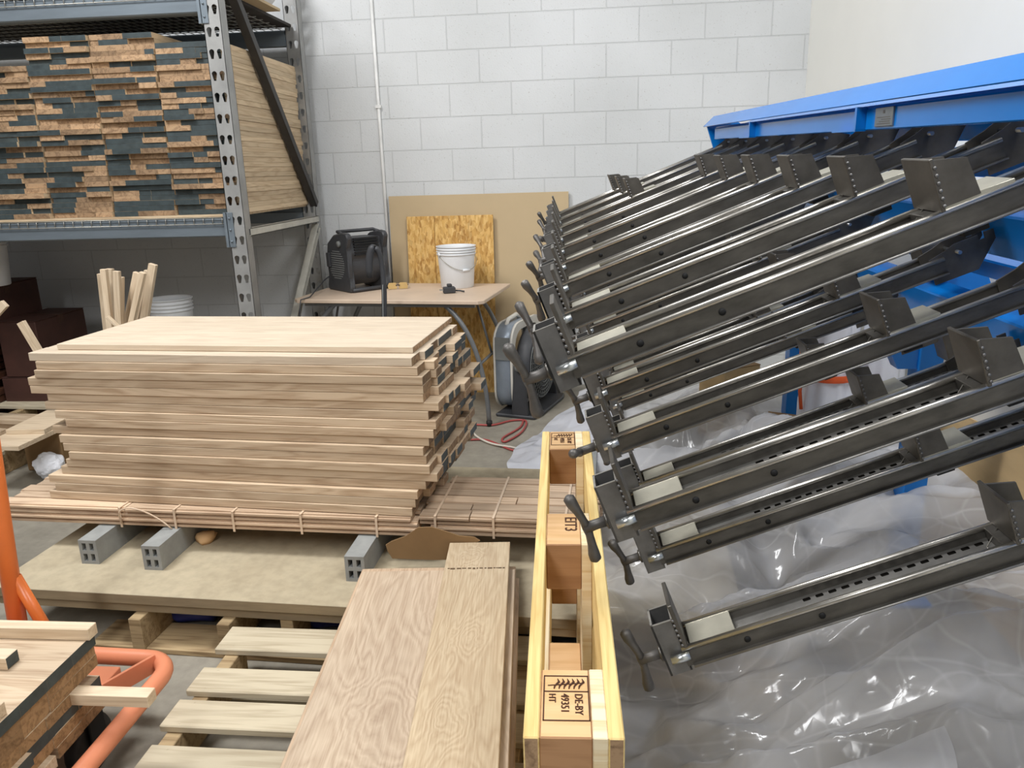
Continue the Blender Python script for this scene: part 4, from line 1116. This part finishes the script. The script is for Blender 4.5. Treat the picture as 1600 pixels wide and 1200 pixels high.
for s in (-1, 1):
    b.tube([(-.088, 0, 0), (-.089, 0, s * .014), (-.092, 0, s * .034), (-.095, 0, s * .05), (-.096, 0, s * .061), (-.0963, 0, s * .066)], [.0085, .0066, .0075, .0098, .0098, .004], 12)
hd = b.build('handle', M['cast'], proto, (.004, .031, -.019))
# sliding jaw: face plate, two wings, wedge foot, underside clip, spring wire
sj = MB(); sj.box((-.006, -.010, .0), (.0, BW + .010, .075), .001); sj = sj.build('sliding_jaw', M['steel_dark'], proto)
for y in (.001, BW - .001):
    g = MB(); g.prism([(.0, .004), (.052, .004), (.046, .058), (.0, .072)], 1, y - .0022, y + .0022); g.build('jaw_wing', M['steel_dark'], sj)
g = MB()
for q in range(6): g.lathe([(0, 0), (.003, 0), (.0022, .002), (0, .0024)], 8, Matrix.Translation((-.001, -.010, .008 + q * .0108)) @ Matrix.Rotation(PI / 2, 4, 'X'))
g.build('weld_bead', M['steel_tube'], sj)
g = MB(); g.prism([(.0, -.0005), (.055, -.0005), (.098, .0002), (.098, .0065), (.058, .0075), (.0, .006)], 1, .0, BW + .004, .0005); g.build('wedge_foot', M['steel_bare'], sj)
g = MB(); g.box((-.02, .004, -.021), (.06, BW - .004, -.001), .001); g.build('slide_block', M['steel'], sj)
g = MB(); g.box((.02, .004, -.048), (.055, BW - .004, -BH), .001); g.build('under_clip', M['black'], sj)
g = MB(); g.tube([(-.001, .05, .004), (-.035, .03, -.014), (-.038, .012, -.014)], .0012, 5); g.build('spring_wire', M['steel_bright'], sj)
# rear hook bracket
b = MB()
for y in (.004, BW - .008):
    b.prism([(BARL - .03, -.055), (BARL + .065, -.055), (BARL + .115, .0), (BARL + .115, .022), (BARL + .094, .022), (BARL + .094, .008), (BARL + .080, .008), (BARL + .080, .020), (BARL + .028, .020), (BARL + .006, .012), (BARL - .03, .004)], 1, y, y + .004)
b.build('hook_bracket', M['steel_dark'], proto)
b = MB(); b.tube([(BARL + .03, -.012, .002), (BARL + .03, BW + .012, .002)], .0045, 8); b.build('pivot_bolt', M['zinc'], proto)
JAW = {'A': [.484, .476, .468, .459, .449, .445, .247, .24, .231], 'B': [.49, .47, .484, .452, .47, .46, .45, .46, .45], 'C': [.477, .468, .478, .457, .47, .46, .47, .45, .46]}
rh = random.Random(8)
HROT = {('A', 0): 6, ('A', 1): -22, ('A', 2): 30, ('B', 0): 4, ('B', 1): 68, ('B', 2): 16, ('C', 0): 2, ('C', 1): 14, ('C', 2): 80}
rowname = {'A': 'top', 'B': 'middle', 'C': 'bottom'}
firstc = True
for row in 'ABC':
    for k in range(9):
        lab = 'steel bar clamp in the %s row of the blue carrier, %s from the near end' % (rowname[row], ORD[k])
        o = proto if firstc else dup(proto, lab); firstc = False
        o['label'] = lab
        o.matrix_world = clamp_frame(row, k)
        for ch in o.children:
            nm = ch.name.split('.')[0]
            if nm == 'sliding_jaw': ch.location.x = JAW[row][k] / 1.0 * (D1 / (1.0)) * (1 + .296 * k) / (1 + .267 * k)
            if nm == 'handle': ch.rotation_euler.x = math.radians(HROT.get((row, k), rh.uniform(-80, 80)))

# carrier
FOOT = LW(1.1, 2.4, 0); FOOT.z = 0
carrier = thing('clamp_carrier', 'blue enamelled clamp carrier machine along the right wall holding the steel clamps', 'machine', FOOT)
XL = Matrix.Translation(-FOOT) @ LM
def cb(): 
    b = MB(); b.X = XL; return b
DA, DZ = .55, 3.86
b = cb(); b.prism([(.700, .079), (.704, .077), (.752, .118), (.748, .124)], 1, DA, DZ)
b.prism([(.748, .124), (.752, .118), (.82, .112), (.82, .118)], 1, DA, DZ); b.build('top_cover', M['blue'], carrier)
b = cb(); b.prism([(.728, .020), (.728, .066), (.736, .074), (.775, .074), (.775, .020)], 1, DA, DZ - .14, .002); b.build('top_beam', M['blue'], carrier)
for d in (.62, 1.95, 2.98):
    b = cb(); b.prism([(.706, .020), (.706, .072), (.73, .072), (.73, .020)], 1, d, d + .012); b.prism([(.706, .018), (.706, .022), (.73, .022), (.73, .018)], 1, d, d + .16); b.build('beam_bracket', M['blue'], carrier)
b = cb(); b.prism([(.708, .078), (.82, .112), (.90, .06), (.90, -.12), (.755, -.06)], 1, DZ - .06, DZ - .045, .001); b.build('end_plate', M['blue'], carrier)
for d in (DA + .05, 1.27, 2.28):
    b = cb(); b.prism([(.774, .07), (.90, .05), (.90, .0), (.774, .022)], 1, d, d + .03); b.build('beam_arm', M['blue'], carrier)
chain = (Vector((.0826, 0, -.2247)) * D1)
RB = Vector((ROW['A'][0], 0, ROW['A'][1])) + ce * (BARL + .152) + cn * .0
def obox(c, he, hn, d0, d1, name, mat, bev=.004):
    b = cb(); q = [c + ce * se * he + cn * sn * hn for se, sn in ((-1, -1), (1, -1), (1, 1), (-1, 1))]
    b.prism([(p.x, p.z) for p in q], 1, d0, d1, bev); return b.build(name, M[mat], carrier)
for i in range(5):
    c = RB + chain * (i - .0)
    if i < 3: obox(c, .034, .052, DA, DZ - .1, 'clamp_beam', 'blue')
    if i < 2:
        c2 = RB + chain * (i + .52) + ce * .06
        obox(c2, .03, .026, DA, DZ - .1, 'spacer_tube', 'blue')
for d in (DA + .02, 1.28, 2.28, 3.30):
    b = cb(); q = [RB + ce * .03 + cn * .02, RB + ce * .12 + cn * .02, RB + chain * 2.45 + ce * .16, RB + chain * 2.45 + ce * .03]
    b.prism([(p.x, p.z) for p in q], 1, d, d + .02, .002); b.build('side_arm', M['blue'], carrier)
    for i in range(3):
        k = cb(); c = RB + chain * (i + .5) + ce * .0
        k.prism([((c + ce * a + cn * e).x, (c + ce * a + cn * e).z) for a, e in ((-.02, -.05), (.04, -.05), (.04, .05), (-.02, .05))], 1, d - .03, d + .05, .003); k.build('chain_link', M['steel_dark'], carrier)
floor_w = lambda u, d: -(CAM_H + uu.z * u + ud.z * d) / uw.z
for d, u0 in ((DA + .1, 1.14), (2.42, 1.14), (DZ - .12, 1.14)):
    fw = floor_w(u0, d)
    b = cb(); b.box((u0, d, fw), (u0 + .075, d + .075, -.30), .003); lg = b.build('leg', M['blue'], carrier)
    b = cb(); b.box((u0 - .05, d - .03, fw), (u0 + .13, d + .10, fw + .012), .001); b.build('foot_plate', M['blue'], lg)
    if d > 3:
        b = cb(); b.prism([(u0 - .24, -.86), (u0 - .18, -.86), (u0 + .01, -.60), (u0 + .01, -.50)], 1, d + .02, d + .055); b.build('leg_brace', M['blue'], lg)
    b = cb(); b.prism([(u0 - .10, -.62), (u0 + .03, -.62), (u0 + .03, -.70), (u0 - .06, -.70)], 1, d + .01, d + .065); b.build('rest_lug', M['blue'], lg)
# maker's data plate on the top beam
pd = 1.9
b = cb(); b.box((.7235, 1.79, .026), (.7285, 1.885, .066), .001); pl_ = b.build('data_plate', M['dataplate'], carrier)
b = cb()
for q in range(4): b.box((.7230, 1.80 + .004 * (q % 2), .031 + q * .0045), (.7236, 1.872 - .012 * (q % 3), .0325 + q * .0045))
b.box((.7230, 1.832, .053), (.7236, 1.842, .060)); b.build('engraved_lines', M['steel_dark'], pl_)

# ================================================================== right side: cardboard, boxes, wrapped rolls
b = MB()
b.prism([(1.85, .0), (3.02, .0), (3.05, .40), (2.95, .58), (2.60, .60), (2.2, .62), (1.85, .64)], 0, 0, .006)
for v_ in b.bm.verts: v_.co.x += (v_.co.z) * .05
tag(b.build('cardboard_sheet', M['cardboard'], None, (1.335, 0, 0)), 'large tan cardboard sheet leaning on the right wall behind the lowest clamps', 'cardboard')
for i, (xc_, yc, rr, hh, lab) in enumerate(((1.30, 3.40, .082, .80, 'plain white plastic roll standing closest to the right wall'), (1.085, 3.44, .11, .90, 'white plastic roll tied with an orange strap, left of the plain one'))):
    t = thing('plastic_roll', lab, 'roll', (xc_, yc, 0))
    b = MB(); prof = []
    seg = 64; rings = []
    for j in range(9):
        zz = hh * j / 8; rg_ = []
        for k in range(seg):
            a = 2 * PI * k / seg; r = rr * (1 + .07 * math.sin(a * 9 + i) + .05 * noise.noise(Vector((math.cos(a) * 3, math.sin(a) * 3, zz * 1.5 + i * 7))))
            if i == 1 and j in (5, 6): r *= .86
            rg_.append(b.v((r * math.cos(a), r * math.sin(a), zz)))
        rings.append(rg_)
    for j in range(8):
        for k in range(seg): b._f([rings[j][k], rings[j][(k + 1) % seg], rings[j + 1][(k + 1) % seg], rings[j + 1][k]], True)
    b._f(rings[-1]); b._f(list(reversed(rings[0])))
    b.build('wrap', M['white_plastic'], t)
    if i == 1:
        b = MB(); b.lathe([(rr * 1.03, hh * .62), (rr * 1.05, hh * .625), (rr * 1.05, hh * .65), (rr * 1.03, hh * .655)], 24)
        b.tube([(-rr * 1.06, -.02, hh * .63), (-rr * 1.15, -.035, hh * .56), (-rr * 1.08, -.045, hh * .47)], .008, 8); b.tube([(-rr * 1.06, -.02, hh * .65), (-rr * 1.1, -.06, hh * .72), (-rr * .9, -.03, hh * .82)], .007, 8); b.tube([(-rr * 1.06, .0, hh * .65), (-rr * 1.0, .05, hh * .74), (-rr * .9, .02, hh * .84)], .007, 8)
        b.lathe([(0, 0), (.022, .004), (.024, .018), (0, .026)], 12, Matrix.Translation((-rr * 1.05, -.02, hh * .64)) @ Matrix.Rotation(-PI / 2, 4, 'Y')); b.build('orange_strap', M['orange_strap'], t)

# ================================================================== plastic sheeting over the piles at the right
def sm(a, b_, x):
    t_ = min(1, max(0, (x - a) / (b_ - a))); return t_ * t_ * (3 - 2 * t_)
def N(x, y, z=0.): return noise.noise(Vector((x, y, z)))
def pile(x, y):
    g = (.45 + .55 * sm(.7, 1.7, y)) * (1 - .45 * sm(2.9, 3.9, y))
    h = .05 + .40 * sm(.12, 1.0, x) * g
    slab = sm(1.90, 1.99, y) * (1 - sm(3.22, 3.34, y)) * (1 - sm(.50, .62, x))
    return h + max(0., .275 - h) * slab
rf = random.Random(31)
FOLDS = []
for _ in range(34):
    cx_, cy_ = rf.uniform(-.1, 1.35), rf.uniform(.4, 4.5); a = rf.choice([rf.gauss(.3, .35), rf.gauss(-.5, .4), rf.gauss(1.4, .4)]); L = rf.uniform(.35, 1.0)
    FOLDS.append((cx_, cy_, math.cos(a), math.sin(a), L, rf.uniform(.02, .05) * (.5 + .6 * L), rf.uniform(.010, .022), rf.uniform(.08, .20)))
from mathutils.geometry import delaunay_2d_cdt
GX0, GY0, GX1, GY1, GS = -.75, .2, 1.6, 5.0, .01
GNX, GNY = int((GX1 - GX0) / GS) + 1, int((GY1 - GY0) / GS) + 1
def tin(spacing, amp, seed, ang, stretch):
    """random facets: heights at scattered points joined by straight creases (a crumpled film)"""
    r = random.Random(seed); c, s_ = math.cos(ang), math.sin(ang); pts = []; R = 3.6; cx, cy = .4, 2.6
    u = -R
    while u < R:
        v = -R
        while v < R:
            uu_ = u + r.uniform(-.48, .48) * spacing * stretch; vv = v + r.uniform(-.48, .48) * spacing
            pts.append(Vector((cx + uu_ * c - vv * s_, cy + uu_ * s_ + vv * c))); v += spacing
        u += spacing * stretch
    pts = [p for p in pts if GX0 - .6 < p.x < GX1 + .6 and GY0 - .6 < p.y < GY1 + .6]
    # triangulate in the unstretched frame so that facets follow the stretch
    q = [Vector((((p.x - cx) * c + (p.y - cy) * s_) / stretch, -(p.x - cx) * s_ + (p.y - cy) * c)) for p in pts]
    out = delaunay_2d_cdt(q, [], [], 0, 1e-6); tri = out[2]; orig = out[3]
    hts = [r.uniform(-1, 1) * amp for _ in pts]
    G = [0.0] * (GNX * GNY)
    for t_ in tri:
        ids = [orig[k][0] for k in t_]; A, B, D = (pts[k] for k in ids); ha, hb, hc = (hts[k] for k in ids)
        det = (B.x - A.x) * (D.y - A.y) - (D.x - A.x) * (B.y - A.y)
        if abs(det) < 1e-9: continue
        i0 = max(0, int((min(A.x, B.x, D.x) - GX0) / GS)); i1 = min(GNX - 1, int((max(A.x, B.x, D.x) - GX0) / GS) + 1)
        j0 = max(0, int((min(A.y, B.y, D.y) - GY0) / GS)); j1 = min(GNY - 1, int((max(A.y, B.y, D.y) - GY0) / GS) + 1)
        for j in range(j0, j1 + 1):
            y = GY0 + j * GS
            for i in range(i0, i1 + 1):
                x = GX0 + i * GS
                wb = ((x - A.x) * (D.y - A.y) - (D.x - A.x) * (y - A.y)) / det; wc = ((B.x - A.x) * (y - A.y) - (x - A.x) * (B.y - A.y)) / det
                if wb >= -1e-6 and wc >= -1e-6 and wb + wc <= 1 + 1e-6: G[j * GNX + i] = ha + wb * (hb - ha) + wc * (hc - ha)
    return G
TINS = [tin(.16, .075, 3, .35, 2.0), tin(.08, .032, 4, -.6, 1.9), tin(.036, .008, 5, .2, 1.7)]
def look(G, x, y):
    fx = min(max((x - GX0) / GS, 0), GNX - 1.001); fy = min(max((y - GY0) / GS, 0), GNY - 1.001); i, j = int(fx), int(fy); a, b_ = fx - i, fy - j
    return (G[j * GNX + i] * (1 - a) + G[j * GNX + i + 1] * a) * (1 - b_) + (G[(j + 1) * GNX + i] * (1 - a) + G[(j + 1) * GNX + i + 1] * a) * b_
def folds(x, y, seed):
    ox, oy = .013 * seed, .021 * seed
    wx = x + .05 * N(x * 1.6, y * 1.6, seed); wy = y + .05 * N(x * 1.6 + 5, y * 1.6, seed)
    h = look(TINS[0], wx + ox, wy + oy) + look(TINS[1], wx - ox, wy + oy) + look(TINS[2], x, y)
    for (cx_, cy_, c, s_, L, amp, wd, wd2) in FOLDS:
        u = (wx - cx_) * c + (wy - cy_) * s_; v = -(wx - cx_) * s_ + (wy - cy_) * c
        if abs(u) < L and -wd2 * 4 < v < wd * 4:
            e = (1 - abs(u / L) ** 1.5)
            h += amp * e * (math.exp(-v / wd) if v > 0 else math.exp(v / wd2))
    return h - .012
def sheet(name, mat, label, xl, xr, y0, y1, hfun, step=.011, seed=0.):
    b = MB(); ny = int((y1 - y0) / step); nx = int(1.25 / step) if True else 0
    rows_ = []
    for j in range(ny + 1):
        y = y0 + (y1 - y0) * j / ny; a, c = xl(y), xr(y); row = []
        for i in range(nx + 1):
            t_ = i / nx; x = a + (c - a) * t_
            edge = min(t_ * (c - a), (1 - t_) * (c - a) * 3, (y - y0), (y1 - y) * 2)
            z_ = hfun(x, y) + folds(x, y, seed) * (.35 + .65 * sm(0, .25, edge))
            row.append(b.bm.verts.new((x, y, max(z_, .006 + .004 * N(x * 30, y * 30)))))
        rows_.append(row)
    for j in range(ny):
        for i in range(nx):
            b._f([rows_[j][i], rows_[j][i + 1], rows_[j + 1][i + 1], rows_[j + 1][i]], True)
    o = b.build(name, mat); return tag(o, label, 'plastic sheet')
sheet('plastic_sheet', M['poly'], 'big crumpled clear plastic sheet covering the pile under the clamps',
      lambda y: .062 + .012 * N(y * 5, 1) - .07 * sm(2.15, 2.5, y), lambda y: 1.30 + .02 * N(y * 4, 7), .50, 3.35, pile, .0105, 1.)
sheet('plastic_sheet', M['poly_white'], 'white plastic sheet crumpled on the floor beyond the standing pallet',
      lambda y: (-.20 - .17 * sm(3.25, 3.6, y) + .34 * sm(3.75, 4.7, y)) + .03 * N(y * 6, 3), lambda y: .22 + .03 * N(y * 5, 4), 3.30, 4.75,
      lambda x, y: .055 + .10 * sm(-.35, .2, x), .012, 5.)
sheet('plastic_sheet', M['poly'], 'far clear plastic sheet over the pile near the block wall',
      lambda y: .16 + .02 * N(y * 5, 9), lambda y: 1.12 + .02 * N(y * 4, 2), 3.25, 4.80,
      lambda x, y: .10 + .16 * sm(.2, .9, x) * (1 - .5 * sm(4.2, 4.8, y)), .012, 8.)
sheet('plastic_sheet', M['poly'], 'folded corner of clear plastic nearest the viewer beside the standing pallet',
      lambda y: .20 + .05 * N(y * 4, 5), lambda y: .70 + .04 * N(y * 4, 6), .62, 1.40,
      lambda x, y: pile(x, y) + .045 + .12 * math.exp(-((x - .45) / .16) ** 2 - ((y - 1.05) / .25) ** 2), .011, 12.)
for (px_, py_, y, lab, rz) in ((1140, 576, 4.25, 'small tan box poking out of the far plastic near the blue leg', .5), (1232, 668, 3.62, 'tan box with scuffed top poking out between the clear plastic sheets', -.45)):
    p = aty(px_, py_, y); t = thing('carton', lab, 'box', (p.x, y, 0), rz); h_ = p.z + .03
    b = MB(); b.box((-.12, -.11, 0), (.12, .11, h_), .004); b.build('body', M['cardboard'], t)
    b = MB(); b.box((-.12, -.11, h_), (.12, -.002, h_ + .004)); b.box((-.12, .002, h_), (.12, .11, h_ + .004)); b.build('flap', M['cardboard_brown'], t)
